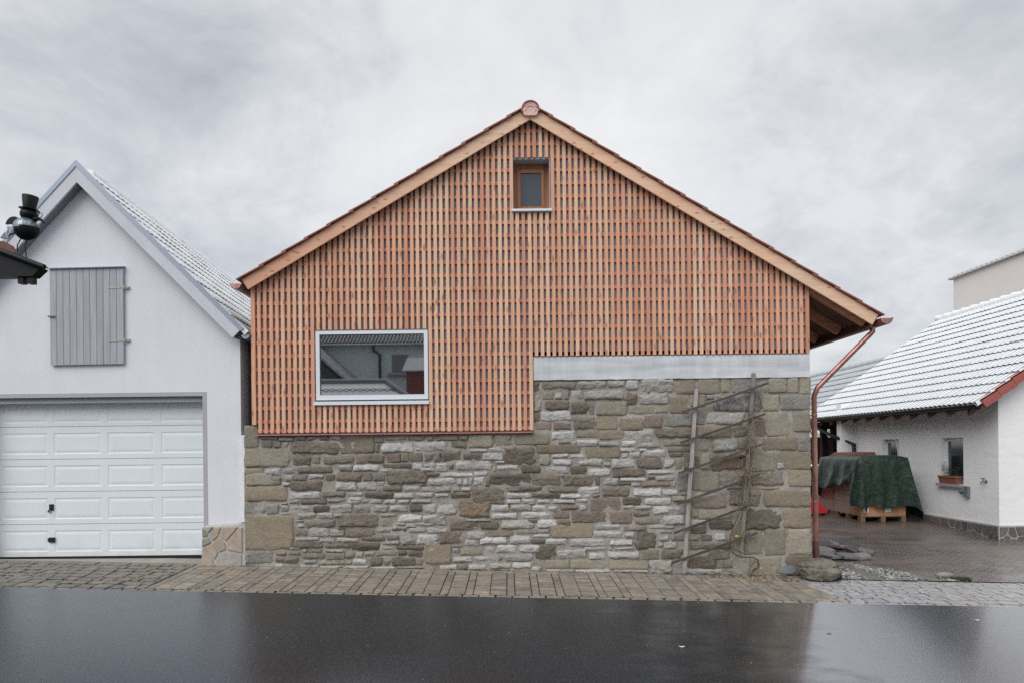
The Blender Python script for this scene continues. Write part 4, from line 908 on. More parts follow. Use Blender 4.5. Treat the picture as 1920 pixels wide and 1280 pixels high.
# grime along the foot of the door
from_ = [l.from_socket for l in DOORW.node_tree.links if l.to_socket.name == 'Base Color'][0]
t_ = DOORW.node_tree; oc_ = [n for n in t_.nodes if n.type == 'TEX_COORD'][0]; sz_ = t_.nodes.new('ShaderNodeSeparateXYZ'); t_.links.new(oc_.outputs['Object'], sz_.inputs[0])
no_ = t_.nodes.new('ShaderNodeTexNoise'); no_.inputs['Scale'].default_value = 4.0; no_.inputs['Detail'].default_value = 6; t_.links.new(oc_.outputs['Object'], no_.inputs['Vector'])
ma_ = t_.nodes.new('ShaderNodeMath'); ma_.operation = 'SUBTRACT'; t_.links.new(no_.outputs['Fac'], ma_.inputs[0]); t_.links.new(sz_.outputs[2], ma_.inputs[1])
ra_ = t_.nodes.new('ShaderNodeMapRange'); ra_.inputs['From Min'].default_value = 0.02; ra_.inputs['From Max'].default_value = 0.45; ra_.inputs['To Max'].default_value = 0.4; t_.links.new(ma_.outputs[0], ra_.inputs['Value'])
mi_ = t_.nodes.new('ShaderNodeMix'); mi_.data_type = 'RGBA'; t_.links.new(ra_.outputs['Result'], mi_.inputs['Factor']); ab_ = [i for i in mi_.inputs if i.type == 'RGBA']; t_.links.new(from_, ab_[0]); ab_[1].default_value = (*A(150, 146, 138), 1)
t_.links.new([o for o in mi_.outputs if o.type == 'RGBA'][0], t_.nodes['Principled BSDF'].inputs['Base Color'])
# snow covered tiles
SNOW = M('snow', (0.86, 0.88, 0.92), 0.6); nn_ = SNOW.noise(SNOW.coord(rand=17), 22, 4, 0.6)
SNOW.base(SNOW.mix(SNOW.ramp(nn_, [(0.33, 0.0), (0.45, 1.0)]), (0.62, 0.65, 0.69), (0.93, 0.945, 0.96))); SNOW.bump(nn_, 0.15, 0.01); SNOW = SNOW.mat
SNOW2 = M('thin_snow', (0.5, 0.53, 0.58), 0.6); nn_ = SNOW2.noise(SNOW2.coord(rand=17), 14, 5, 0.65)
SNOW2.base(SNOW2.mix(SNOW2.ramp(nn_, [(0.3, 0.0), (0.7, 1.0)]), (0.42, 0.44, 0.47), (0.56, 0.58, 0.62))); SNOW2.bump(nn_, 0.1, 0.01); SNOW2 = SNOW2.mat
SNOW3 = speckled('half_melted_snow', (0.50, 0.53, 0.57), 0.6, 0.14, 14, 60)
TDARK = speckled('dark_roof_tile', (0.035, 0.036, 0.038), 0.5, 0.3, 9, 60)
def tile_mesh(name, wd, ln, rolls, lift, snow, melt, seg=8, cap=0.006, hgt=0.042, amp=1.0):
    m_ = MB(); n = seg * rolls // 2 * 1
    xs = [wd * i / n for i in range(n + 1)]
    pr = lambda x: 0.5 + 0.5 * math.cos(2 * math.pi * rolls * x / wd)
    top0 = [(x, 0.0, 0.010 + 0.016 * amp * pr(x)) for x in xs]; top1 = [(x, ln, 0.010 + lift + 0.024 * amp * pr(x)) for x in xs]
    a = [(x, ln + 0.004, z - cap) for x, _, z in top1]
    b = [(x, ln + 0.002, z - cap - (0.002 + hgt * pr(x) ** 1.6)) for x, _, z in top1]
    c = [(x, ln, -0.045) for x, _, z in top1]
    rows_ = [top0, top1, a, b, c]; k = n + 1
    m_.add([p for r in rows_ for p in r], [])
    for j, (mt0, smo) in enumerate(((0, True), (0, True), (1, False), (0, False))):
        for i in range(n):
            mt = 2 if j == 0 and i % 4 == 2 else mt0
            m_.f.append([j*k+i, j*k+i+1, (j+1)*k+i+1, (j+1)*k+i]); m_.m.append(mt); m_.sm.append(smo)
    for x_ in (0, n):
        m_.add([top0[x_], top1[x_], (xs[x_], ln, -.03), (xs[x_], 0, -.03)], [(0, 1, 2, 3)])
    return m_.mesh(name, [snow, TDARK, melt])
def lay_tiles(parent, origin, along, down, ncol, nrow, wd, pitch, ln, me, limit, key, ncols_of=None, name='roof_tile'):
    along = Vector(along).normalized(); down = Vector(down).normalized(); nor = along.cross(down)
    if nor.z < 0: nor = -nor
    cells = [(r, c_) for r in range(nrow) for c_ in range(ncol)]
    cells.sort(key=key); rest_ = MB()
    rt = random.Random(8)
    for k, (r, c_) in enumerate(cells):
        o = Vector(origin) + along * (wd * c_) + down * (pitch * r)
        jr = rt.uniform(-0.006, 0.006); o = o + nor * rt.uniform(-0.003, 0.004)
        flip = along.cross(down).dot(nor) < 0
        mx_ = Matrix((along if not flip else along, down, nor)).transposed()
        if flip:                                         # keep a right-handed frame: run the tile the other way along the ridge
            mx_ = Matrix((-along, down, nor)).transposed(); o = o + along * wd
        e_ = (mx_ @ Matrix.Rotation(jr, 3, 'Z')).to_euler()
        if k < limit: link(name, me, parent, o, e_)
        else:
            mt = Matrix.Translation(o) @ mx_.to_4x4()
            for p in me.polygons: pass
            o_ = len(rest_.v); rest_.v += [tuple(mt @ v_.co) for v_ in me.vertices]
            for p in me.polygons: rest_.f.append([q_ + o_ for q_ in p.vertices]); rest_.m.append(p.material_index); rest_.sm.append(p.use_smooth)
    if rest_.v: tag(rest_.build(name + 's', list(me.materials), parent), kind='stuff')
LR = (Vector(er) - Vector((apx, apz))).length
dn = Vector((math.cos(R(45.7)), 0, -math.sin(R(45.7)))); al = Vector((sk, 1, 0))
tg = tile_mesh('roof_tile', 0.30, 0.37, 2, 0.018, SNOW, SNOW3, 8, 0.005, 0.036, 0.7)
nr_ = 10; pt = (LR + 0.05) / nr_
lay_tiles(GAR, Vector((apx, YV - 0.005, apz - 0.02)) - dn * 0.02, al, dn, 32, nr_, 0.30, pt, 0.37, tg, 300, lambda q: q[1] * 0.3 + abs(q[0] - 6) * 0.05)
m_ = MB()
for i in range(24):
    o = Vector((apx - .03, YV + 0.35 + 0.42 * i, apz + 0.0)) + Vector((sk * 0.42 * i, 0, 0)); t = MB(); t.tube([o, o + Vector((sk * .44, .44, 0.012))], 0.05, 10, r1=0.06)
    m_ = MB(); m_.add(t.v, t.f, 0, True); m_.build('ridge_tile', SNOW, GAR)
# eaves gutter of the garage, end cap towards the street
gx_, gz_ = P(458.5, 627, YV).x, P(458.5, 627, YV).z
g_ = gutter(gx_, gz_, 0.062, YV + 0.03, YV + 10, ZINC, GAR, 'gutter', sk)
m_ = MB(); m_.prism([(apx, apz - .3), (er[0] - 0.02, er[1] - 0.15), (er[0] - .08, er[1] - .28), (apx, apz - .5)], YG + .3, YG + .32); m_.build('gable_tie', DARKWOOD, GAR)
# stone-clad pier foot beside the door
def voronoi(rect, n, seed, asp=1.0, relax=3):
    r_ = random.Random(seed); x0, y0, x1, y1 = rect
    pts = [(r_.uniform(x0, x1), r_.uniform(y0, y1)) for _ in range(n)]
    def cell(i):
        poly = [(x0, y0), (x1, y0), (x1, y1), (x0, y1)]; px, py = pts[i]
        for j, (qx, qy) in enumerate(pts):
            if j == i or not poly: continue
            mx_, my_ = (px + qx) / 2, (py + qy) / 2; nx_, ny_ = qx - px, qy - py
            new = []
            for k in range(len(poly)):
                a, b = poly[k], poly[(k + 1) % len(poly)]
                da = (a[0] - mx_) * nx_ + (a[1] - my_) * ny_; db = (b[0] - mx_) * nx_ + (b[1] - my_) * ny_
                if da <= 0: new.append(a)
                if (da < 0) != (db < 0) and abs(da - db) > 1e-9:
                    t = da / (da - db); new.append((a[0] + (b[0] - a[0]) * t, a[1] + (b[1] - a[1]) * t))
            poly = new
        return poly
    for _ in range(relax):
        cs = [cell(i) for i in range(n)]
        pts[:] = [((sum(p[0] for p in c_) / len(c_) + pts[i][0]) / 2, (sum(p[1] for p in c_) / len(c_) + pts[i][1]) / 2) if c_ else pts[i] for i, c_ in enumerate(cs)]
    return [cell(i) for i in range(n)]
def inset(poly, d):
    cx_ = sum(p[0] for p in poly) / len(poly); cy_ = sum(p[1] for p in poly) / len(poly); out_ = []
    for x, y in poly:
        l = math.hypot(x - cx_, y - cy_) or 1; out_.append((x + (cx_ - x) / l * d * 1.3, y + (cy_ - y) / l * d * 1.3))
    return out_
SLAB = [stone('slab_tan', A(148, 136, 124), A(152, 136, 120), 0.0, 14, bump=0.25, dark=0.8), stone('slab_grey', A(150, 147, 142), A(136, 130, 122), 0.05, 14, bump=0.25, dark=0.8), stone('slab_ochre', A(154, 134, 116), A(142, 130, 118), 0.0, 14, bump=0.25, dark=0.8)]
fx0, fx1 = XZ(377.5, 1020, 9.44)[0], XZ(457.5, 1020, 9.44)[0]; fz1 = XZ(415, 979, 9.44)[1]; fz0 = base_z(fx0, 9.4) - 0.06
m_ = MB(); yf = 9.43
m_.hexa([(fx0, yf, fz0), (fx1 + .02, yf, fz0), (fx1 + .02, yd + .03, fz0), (fx0, yd + .03, fz0), (fx0 + .02, yf + .01, fz1 - .08), (fx1 + .02, yf + .01, fz1 - 0.02), (fx1 + .02, YG + .02, fz1 + .01), (fx0 + .03, YG + .02, fz1 - .03)])
pf = m_.build('pier_foot', speckled('grey_pointing', A(154, 153, 149), 0.9, 0.12, 6, 60, 0.5, 0.01), GAR)
rr_ = random.Random(4)
for pl in voronoi((fx0 + .005, fz0 + .03, fx1 - .01, fz1 - .05), 10, 12, 1.0, 1):
    q = inset(pl, 0.018); q2 = inset(pl, 0.024)
    if len(q) < 3: continue
    y0 = yf - rr_.uniform(0.008, 0.018); n = len(q); m_ = MB()
    m_.add([(x, yf + .012, z) for x, z in q] + [(x, y0 + .004, z) for x, z in q] + [(x, y0, z) for x, z in q2], [tuple(range(2*n, 3*n))] + [(i, (i+1) % n, n+(i+1) % n, n+i) for i in range(n)] + [(n+i, n+(i+1) % n, 2*n+(i+1) % n, 2*n+i) for i in range(n)])
    m_.build('stone', rr_.choice(SLAB), pf)
# torn white plaster strip between garage and barn wall
m_ = MB(); pts = []
ztop = XZ(452, 815, 9.45)[1]; zlow = XZ(454, 978, 9.45)[1]
for i in range(15):
    t = i / 14; pts.append((XZ(458.5 + 1.2 * noise.noise((i * 1.9, 0, 2)), 815 + 163 * t, 9.45)[0], ztop + (zlow - ztop) * t))
m_.prism(pts + [(XZ(450, 978, 9.45)[0], zlow), (XZ(448.5, 815, 9.45)[0], ztop)], 9.45, YG + 0.1); m_.build('plaster_edge', speckled('raw_white_plaster', A(214, 214, 216), 0.9, 0.1, 12, 60, 0.6, 0.01), GAR)
# ------------------------------------------------------------------ white house on the right
RENDER = M('white_trowelled_render', (0.9, 0.895, 0.9), 0.9); v = RENDER.coord()
a1 = RENDER.noise(RENDER.coord((1, 1, 1.6)), 2.5, 4, 0.55, 0.6); a2 = RENDER.noise(v, 40, 3, 0.6); a3 = RENDER.noise(v, 0.7, 4)
RENDER.base(RENDER.mix(1.0, (0.9, 0.895, 0.9), RENDER.ramp(a3, [(0.3, 0.95), (0.7, 1.03)]), 'MULTIPLY')); p = RENDER.bump(a1, 0.25, 0.05); RENDER.bump(a2, 0.2, 0.005, p); RENDER = RENDER.mat
HX, HY0, HY1 = 9.17, 12.80, 18.15
HZ0 = -0.2; EVX, EVZ = 8.66, ZC + 0.74
HOUSE = thing('house', (9.2, 15, -0.1), 'low white rendered house with a snowy tiled roof and red verge tiles across the yard', 'house')
RT = math.tan(R(35.2))
def hp(u, v):                                   # point on the side wall plane seen at a photo pixel
    d = P(u, v, 1.0) - Vector((0, 0, ZC)); k = HX / d.x; return (d.y * k, d.z * k + ZC)
wtop = EVZ + (HX - EVX) * RT - 0.02
wn1 = (hp(1755.5, 0)[0], hp(1796.5, 0)[0], hp(1776, 905)[1] + 0.0, hp(1776, 820)[1])
wn2 = (hp(1645, 0)[0], hp(1675.6, 0)[0], hp(1660, 872)[1], hp(1660, 823)[1])
def wrect(w_): return [(w_[1], w_[2]), (w_[0], w_[2]), (w_[0], w_[3]), (w_[1], w_[3])]
m_ = MB()
m_.prism_x([(HY0, HZ0), (HY1, HZ0), (HY1, wtop), (HY0, wtop)], HX, HX + 0.30, 0, [wrect(wn1), wrect(wn2)])
m_.build('side_wall', RENDER, HOUSE)
RX, RZ = 12.68, EVZ + (12.68 - EVX) * RT
m_ = MB(); gt = lambda x: EVZ + (x - EVX) * RT - 0.05
m_.prism([(HX + 0.004, HZ0), (2 * RX - HX, HZ0), (2 * RX - HX, gt(HX)), (RX, gt(RX)), (HX + 0.004, gt(HX))], HY0 - 0.004, HY0 + 0.3); m_.build('gable_wall', RENDER, HOUSE)
m_ = MB(); m_.box((HX - 0.34, HY1 + 0.001, HZ0), (HX + 0.6, HY1 + 0.25, wtop - 0.02)); m_.build('end_wall', RENDER, HOUSE)
for w_, tilt_ in ((wn1, 0), (wn2, 1)):
    y0, y1, z0, z1 = w_; fx = HX + 0.10; t = 0.035
    m_ = MB(); m_.prism_x([(y0, z0), (y1, z0), (y1, z1), (y0, z1)], fx, fx + .06, 0, [[(y0 - t, z0 + t), (y1 + t, z0 + t), (y1 + t, z1 - t), (y0 - t, z1 - t)]]); fr = m_.build('window_frame', WHITE, HOUSE)
    t2 = t + 0.045
    m_ = MB(); ya, yb, za, zb_ = y0 - t - .003, y1 + t + .003, z0 + t + .003, z1 - t - .003; s = 0.034
    m_.prism_x([(ya, za), (yb, za), (yb, zb_), (ya, zb_)], fx - .012, fx + .03, 0, [[(ya - s, za + s), (yb + s, za + s), (yb + s, zb_ - s), (ya - s, zb_ - s)]]); m_.build('sash', WHITE, fr)
    m_ = MB(); m_.prism_x([(ya - s + .005, za + s - .005), (yb + s - .005, za + s - .005), (yb + s - .005, zb_ - s + .005), (ya - s + .005, zb_ - s + .005)], fx + .005, fx + .014); m_.build('pane', GLASS2, fr)
    m_ = MB(); m_.box((HX - .09, y1 - .0, z0 - .055), (HX + .15, y0 + .07, z0 - .004)); m_.build('sill', speckled('grey_stone_sill', A(132, 134, 138), 0.7), HOUSE)
    if tilt_:
        m_ = MB(); m_.hexa([(fx - .02, yb + .05, za + .02), (fx - .02, yb + .10, za + .02), (fx, yb + .10, za + .02), (fx, yb + .05, za + .02), (fx - .09, yb + .05, zb_ - .02), (fx - .09, yb + .10, zb_ - .02), (fx - .07, yb + .10, zb_ - .02), (fx - .07, yb + .05, zb_ - .02)]); m_.build('tilted_sash', WHITE, fr)
# stone plinth in crazy paving
PL = speckled('pale_pointing', A(150, 148, 146), 0.9, 0.1)
pz1 = hp(1860, 982)[1]
PST = [stone('plinth_slate', A(92, 88, 90), A(106, 98, 98), 0.0, 20, bump=0.3, dark=0.75), stone('plinth_dark', A(76, 74, 76), A(92, 86, 86), 0.0, 20, bump=0.3, dark=0.75), stone('plinth_brown', A(104, 94, 92), A(90, 84, 82), 0.0, 20, bump=0.3, dark=0.75)]
m_ = MB(); m_.box((HX - .035, HY0 - .04, HZ0), (HX - .002, HY1, pz1)); m_.box((HX - .0015, HY0 - .04, HZ0), (2 * RX - HX, HY0 - .006, pz1 - .001)); plinth = m_.build('plinth', PL, HOUSE)
rr_ = random.Random(9)
for face in (0, 1):
    rect = (HY0 - .03, HZ0, HY0 + 3.6, pz1 - .015) if face == 0 else (HX - .03, HZ0, HX + 2.2, pz1 - .015)
    for pl in voronoi(rect, 34 if face == 0 else 20, 31 + face):
        q = inset(pl, 0.014); n = len(q)
        if n < 3: continue
        d_ = rr_.uniform(.008, .02); m_ = MB()
        f3 = (lambda a, b, k: (HX - .035 - k, a, b)) if face == 0 else (lambda a, b, k: (a, HY0 - .04 - k, b))
        m_.add([f3(a, b, -.01) for a, b in q] + [f3(a, b, d_) for a, b in q], [tuple(range(n, 2*n))] + [(i, (i+1) % n, n+(i+1) % n, n+i) for i in range(n)]); m_.build('stone', rr_.choice(PST), plinth)
# roof: eaves to ridge, tile by tile in front
YR0, YR1 = HY0 - 0.28, 20.15
dnH = Vector((-math.cos(R(35.2)), 0, -math.sin(R(35.2)))); Lh = (RX - EVX) / math.cos(R(35.2)); nrow = 15; pth = Lh / nrow
hv = lambda x: EVZ + (x - EVX) * RT
m_ = MB(); m_.prism([(EVX + .03, hv(EVX) - .05), (RX, hv(RX) - .05), (2 * RX - EVX, hv(EVX) - .05), (2 * RX - EVX, hv(EVX) - .16), (RX, hv(RX) - .18), (EVX + .03, hv(EVX) - .13)], YR0 + .02, YR1); m_.build('roof_deck', DARKWOOD, HOUSE)
th_ = tile_mesh('roof_tile', 0.30, 0.41, 2, 0.034, SNOW, SNOW3, 8, 0.004, 0.058)
lay_tiles(HOUSE, (RX, YR0, RZ), (0, 1, 0), dnH, int((YR1 - YR0) / 0.30), nrow, 0.30, pth, 0.41, th_, 300, lambda q: q[1] * 0.55 + (14 - q[0]) * 0.45 + (40 if q[1] < (14 - q[0]) * 0.62 - 2 else 0))
for i in range(28):
    m_ = MB(); y = YR0 + .38 * i
    if y > YR1 - .2: break
    m_.tube([(RX, y, RZ + .03), (RX, y + .2, RZ + .036), (RX, y + .40, RZ + .055)], 0.085, 10, r1=0.10); m_.build('ridge_tile', SNOW, HOUSE)
REDV = speckled('red_verge_tile', A(138, 76, 70), 0.55, 0.14, 8, 60)
nv = int(Lh / 0.345)
for i in range(nv):
    s1 = Lh - i * 0.345; s0 = s1 - 0.35; a = Vector((RX, 0, RZ)) + dnH * s0; b = Vector((RX, 0, RZ)) + dnH * s1; up = Vector((-math.sin(R(35.2)), 0, math.cos(R(35.2))))
    a += up * 0.02; b += up * 0.045; k = 0.17
    m_ = MB(); m_.prism([(p.x, p.z) for p in (a, b, b - up * k, a - up * k)], YR0 - .03, YR0 - .012); m_.prism([(p.x, p.z) for p in (a, b, b - up * .02, a - up * .02)], YR0 - .03, YR0 + .10); m_.build('verge_tile', REDV, HOUSE)
for i in range(12):
    y = HY0 + 0.1 + i * 0.62
    m_ = MB(); a = Vector((EVX + .06, 0, hv(EVX) - .14)); m_.prism([(a.x, a.z), (a.x, a.z - .09), (HX + .1, hv(HX) - .24), (HX + .1, hv(HX) - .13)], y, y + .09); m_.build('rafter', DARKWOOD, HOUSE)
DKG = M('dark_grey_metal', (0.02, 0.022, 0.025), 0.4, 0.4).mat
gutter(EVX - .03, EVZ - .045, 0.065, YR0 + .06, 27.5, DKG, HOUSE)
q1 = (EVX, 19.35, EVZ - .12); m_ = MB(); m_.tube([(EVX - .03, 19.6, EVZ - .08), (EVX, 19.5, EVZ - .2), (HX - .42, 18.75, EVZ - .46), (HX - .38, 18.3, EVZ - .58), (HX - .06, 18.05, EVZ - .75), (HX - .06, 18.05, HZ0)], 0.045, 10); m_.build('downpipe', DKG, HOUSE)
# lower part of the roof that runs on behind, thin snow
X2 = 11.07; L2_ = (X2 - EVX) / math.cos(R(35.2)); n2 = int(L2_ / pth)
m_ = MB(); m_.prism([(EVX + .03, hv(EVX) - .06), (X2, hv(X2) - .06), (2 * X2 - EVX, hv(EVX) - .06), (2 * X2 - EVX, hv(EVX) - .16), (X2, hv(X2) - .18), (EVX + .03, hv(EVX) - .14)], YR1 + .01, 28.0); ext = m_.build('rear_roof', DARKWOOD, HOUSE)
t2_ = tile_mesh('rear_roof_tile', 0.30, 0.41, 2, 0.03, SNOW2, SNOW2)
lay_tiles(HOUSE, Vector((X2, YR1 + .02, hv(X2) - .015)), (0, 1, 0), dnH, 23, n2 + 1, 0.30, L2_ / (n2 + 0.7), 0.41, t2_, 150, lambda q: q[1], name='rear_roof_tile')
for i in range(18):
    m_ = MB(); y = YR1 + .02 + .38 * i; m_.tube([(X2, y, hv(X2) + .0), (X2, y + .4, hv(X2) + .02)], 0.085, 8, r1=0.1); m_.build('rear_ridge_tile', SNOW2, HOUSE)
# open bay behind the house
for u, w_, Y in ((1547, 0.16, 20.5), (1566.5, 0.16, 20.2)):
    p = P(u, 850, Y); m_ = MB(); m_.box((p.x - w_ / 2, Y, HZ0), (p.x + w_ / 2, Y + .16, EVZ - .02)); m_.build('post', DKG if 0 else speckled('black_brown_timber', (0.02, 0.016, 0.014), 0.7), HOUSE)
p0, p1 = P(1531, 793, 20.4), P(1600, 789, 20.4); m_ = MB(); m_.bar((8.6, 20.4, EVZ - .2), (9.6, 20.4, EVZ - .2), .14, .2); m_.build('beam', speckled('black_brown_timber', (0.02, 0.016, 0.014), 0.7), HOUSE)
BF = thing('board_fence', (9.4, 23, -0.1), 'red brown vertical board wall in the open bay behind the house', 'board wall')
BFW = wood('red_brown_boards', A(112, 76, 60), A(124, 84, 66), A(88, 58, 46), 'z', knots=False)
for i in range(14):
    x = 10.2 + i * 0.16; m_ = MB(); m_.box((x, 23.4, -0.15), (x + .15, 23.43, 1.95)); m_.build('board', BFW, BF)
m_ = MB(); m_.box((10.2, 23.43, 1.6), (12.4, 23.48, 1.7)); m_.build('rail', BFW, BF)
BW = thing('far_house', (14, 32, 0), 'pale snowy house wall seen through the open bay behind the board wall', 'house')
m_ = MB(); m_.box((10.5, 32, -0.3), (22, 34, 3.7)); m_.build('wall', RENDER, BW)
m_ = MB(); m_.prism([(10.2, 3.7), (22.3, 3.7), (16.2, 4.3)], 31.8, 34.2); m_.build('roof', SNOW2, BW)
# fittings on the house wall
y_, z_ = hp(1815, 921); FG = speckled('grey_fitting', A(96, 98, 104), 0.5)
o = thing('wall_socket_box', (HX, y_, z_), 'grey box with a side outlet fixed on the white wall right of the flower box', 'wall box')
m_ = MB(); m_.box((HX - .06, y_ - .07, z_ - .11), (HX + .01, y_ + .05, z_ + .11)); m_.build('box', FG, o)
m_ = MB(); m_.tube([(HX - .04, y_ + .02, z_), (HX - .04, y_ + .14, z_)], 0.04, 10); m_.tube([(HX - .04, y_ + .13, z_), (HX - .04, y_ + .15, z_)], 0.055, 10); m_.build('outlet', FG, o)
y_, z_ = hp(1849, 902); o = thing('wall_tap', (HX, y_, z_), 'small old tap on the white wall next to the house corner', 'tap')
m_ = MB(); m_.tube([(HX, y_, z_), (HX - .09, y_, z_), (HX - .11, y_, z_ - .05)], 0.016, 8); m_.build('spout', FG, o); m_ = MB(); m_.tube([(HX - .06, y_, z_), (HX - .06, y_, z_ + .06)], 0.01, 6); m_.tube([(HX - .06, y_ - .05, z_ + .06), (HX - .06, y_ + .05, z_ + .06)], 0.012, 6); m_.build('handle', FG, o)
m_ = MB(); m_.lathe([(0.0, -.008), (.035, -.006), (.04, 0.0)], (HX, y_, z_), 'x', 12); m_.build('flange', FG, o)
# flower box
wy = (wn1[0] + wn1[1]) / 2; zt = wn1[2] - .004
o = thing('flower_box', (HX - .02, wy, zt), 'terracotta flower box on the sill of the right house window', 'planter')
TC = speckled('terracotta', A(122, 76, 64), 0.7, 0.12, 9, 60)
ln_ = abs(wn1[0] - wn1[1]) * 0.40; cy = wy + .06
m_ = MB(); m_.hexa([(HX - .06, cy - ln_ + .02, zt), (HX + .07, cy - ln_ + .02, zt), (HX + .07, cy + ln_ - .02, zt), (HX - .06, cy + ln_ - .02, zt), (HX - .085, cy - ln_, zt + .15), (HX + .09, cy - ln_, zt + .15), (HX + .09, cy + ln_, zt + .15), (HX - .085, cy + ln_, zt + .15)]); m_.build('trough', TC, o)
m_ = MB(); m_.box((HX - .095, cy - ln_ - .01, zt + .13), (HX + .10, cy + ln_ + .01, zt + .165)); m_.build('rim', TC, o)
GRN = M('dark_leaves', (0.03, 0.045, 0.025), 0.7); GRN.base(GRN.ramp(GRN.noise(GRN.coord(), 30, 2), [(0.35, (0.02, 0.03, 0.018)), (0.65, (0.07, 0.085, 0.05))])); GRN = GRN.mat
rl = random.Random(5); m_ = MB()
for k in range(5):
    yy = cy - ln_ * .75 + ln_ * 1.5 * k / 4; hh = (.18, .12, .15, .2, .26)[k] * rl.uniform(.85, 1.1); c_ = Vector((HX, yy, zt + .16))
    for _ in range(70):
        t = rl.random(); p = c_ + Vector((rl.gauss(0, .03), rl.gauss(0, .05), hh * t)); d = Vector((rl.uniform(-1, 1), rl.uniform(-1, 1), rl.uniform(0.2, 1.4))).normalized(); s = d.orthogonal().normalized() * .006; e_ = p + d * rl.uniform(.025, .06)
        m_.add([p - s, p + s, e_ + s * .3, e_ - s * .3], [(0, 1, 2, 3)])
tag(m_.build('plants', GRN, o), label='low dark green winter plants')
# tall pale building far behind
TB = thing('tall_building', (21, 30, 0), 'tall plain cream building rising behind the snowy roof on the right', 'building')
CREAM = speckled('cream_render', A(214, 208, 204), 0.9, 0.03, 1, 40)
tx = 20.0; p = P(1788, 560, 1.0); k = tx / p.x; ty1 = k; k2 = tx / P(1925, 560, 1).x
tz = (P(1787, 524, 1.0).z - ZC) * ty1 + ZC
m_ = MB(); m_.box((tx, 10.0, -0.5), (tx + 12, ty1, tz)); m_.build('wall', CREAM, TB)
cm = speckled('grey_tile_edge', A(168, 166, 165), 0.7)
m_ = MB(); y = 10.0
m_.box((tx - .15, 9.9, tz), (tx + .1, ty1 + .15, tz + .05)); m_.box((tx + .1, 9.9, tz + .001), (tx + 12, ty1 + .14, tz + .2)); m_.build('coping', cm, TB)
m_ = MB()
while y < ty1 + .1:
    m_.tube([(tx - .12, y, tz + .03), (tx + .3, y, tz + .16)], 0.07, 8); y += 0.3
tag(m_.build('edge_tiles', cm, TB), kind='stuff')
# bare shrub behind the barn corner
def shrub(p, h, seed, n, label):
    r_ = random.Random(seed); m_ = MB()
    def grow(a, d, l, rad, dep):
        b = a + d * l; m_.tube([a, a + d * l * .5 + Vector((r_.uniform(-.03, .03), r_.uniform(-.03, .03), 0)) * l, b], rad, 4, r1=rad * .6, caps=False)
        if dep:
            for _ in range(r_.choice((2, 3, 3))): grow(b - d * l * r_.uniform(0, .5), (d + Vector((r_.uniform(-.7, .7), r_.uniform(-.7, .7), r_.uniform(-.1, .5)))).normalized(), l * r_.uniform(.55, .8), rad * .6, dep - 1)
    for _ in range(n): grow(Vector(p) + Vector((r_.uniform(-.4, .4), r_.uniform(-.3, .3), 0)), Vector((r_.uniform(-.3, .3), r_.uniform(-.3, .3), 1)).normalized(), h * .34, .03, 4)
    t = thing('bare_shrub', p, label, 'shrub'); m_.build('branches', speckled('grey_brown_twigs', A(96, 78, 72), 0.9), t); return t
pb = P(1532, 705, 30.0); shrub((pb.x, 30.0, -0.2), pb.z + 1.2, 4, 5, 'bare winter shrub rising behind the corner of the barn')
pb = P(1602, 690, 44.0); shrub((pb.x, 44.0, -0.2), pb.z + .3, 6, 3, 'thin leafless treetop just above the grey rear roof ridge')

# ------------------------------------------------------------------ pallets under a green tarpaulin
TARP = M('green_tarpaulin', (0.018, 0.035, 0.026), 0.32); v = TARP.coord(); tn = TARP.noise(v, 4, 5, 0.6, 0.6); tf = TARP.noise(v, 18, 4, 0.6)
TARP.base(TARP.mix(TARP.ramp(tf, [(0.45, 0.0), (0.7, 0.6)]), A(31, 47, 39, 0.9), A(62, 81, 70, 0.9))); TARP.rough(TARP.ramp(tf, [(0.3, 0.22), (0.7, 0.5)])); p_ = TARP.bump(tn, 0.5, 0.06); TARP.bump(tf, 0.25, 0.02, p_); TARP = TARP.mat
pg = on_ground(1614, 979); py = pg.y; px0 = pg.x; px1 = P(1699, 970, pg.y).x; pdp = 1.25
gz0 = base_z(px0, py)
PALW = wood('pallet_wood', A(118, 94, 78), A(128, 102, 84), A(98, 76, 64), 'x', knots=False)
for j, (yy, lab) in enumerate(((py, 'wooden pallet under the front cartons by the green tarpaulin'), (py + pdp + .06, 'wooden pallet under the rear cartons behind the front pallet'))):
    pal = thing('pallet', ((px0 + px1) / 2, yy, gz0), lab, 'pallet', 'pallets in the yard')
    for i in range(5):
        y = yy + i * (pdp - .14) / 4; m_ = MB(); m_.box((px0, y, gz0 + .125), (px1, y + .13, gz0 + .147)); m_.build('slat', PALW, pal)
    for i in range(3):
        x = px0 + i * (px1 - px0 - .1) / 2; m_ = MB(); m_.box((x, yy, gz0 + .003), (x + .1, yy + pdp - .01, gz0 + .024)); m_.build('runner', PALW, pal)
        for k in range(3):
            y = yy + k * (pdp - .16) / 2; m_ = MB(); m_.box((x, y, gz0 + .024), (x + .1, y + .14, gz0 + .125)); m_.build('block', PALW, pal)
CARD = speckled('brown_cardboard', A(166, 124, 94), 0.8, 0.06, 3, 40, 0.1); CARDG = speckled('grey_brown_carton', A(146, 128, 122), 0.7, 0.08, 3, 40, 0.1)
PAPER = speckled('white_paper', A(214, 212, 212), 0.7, 0.03)
zc = gz0 + .149; ch = 0.27
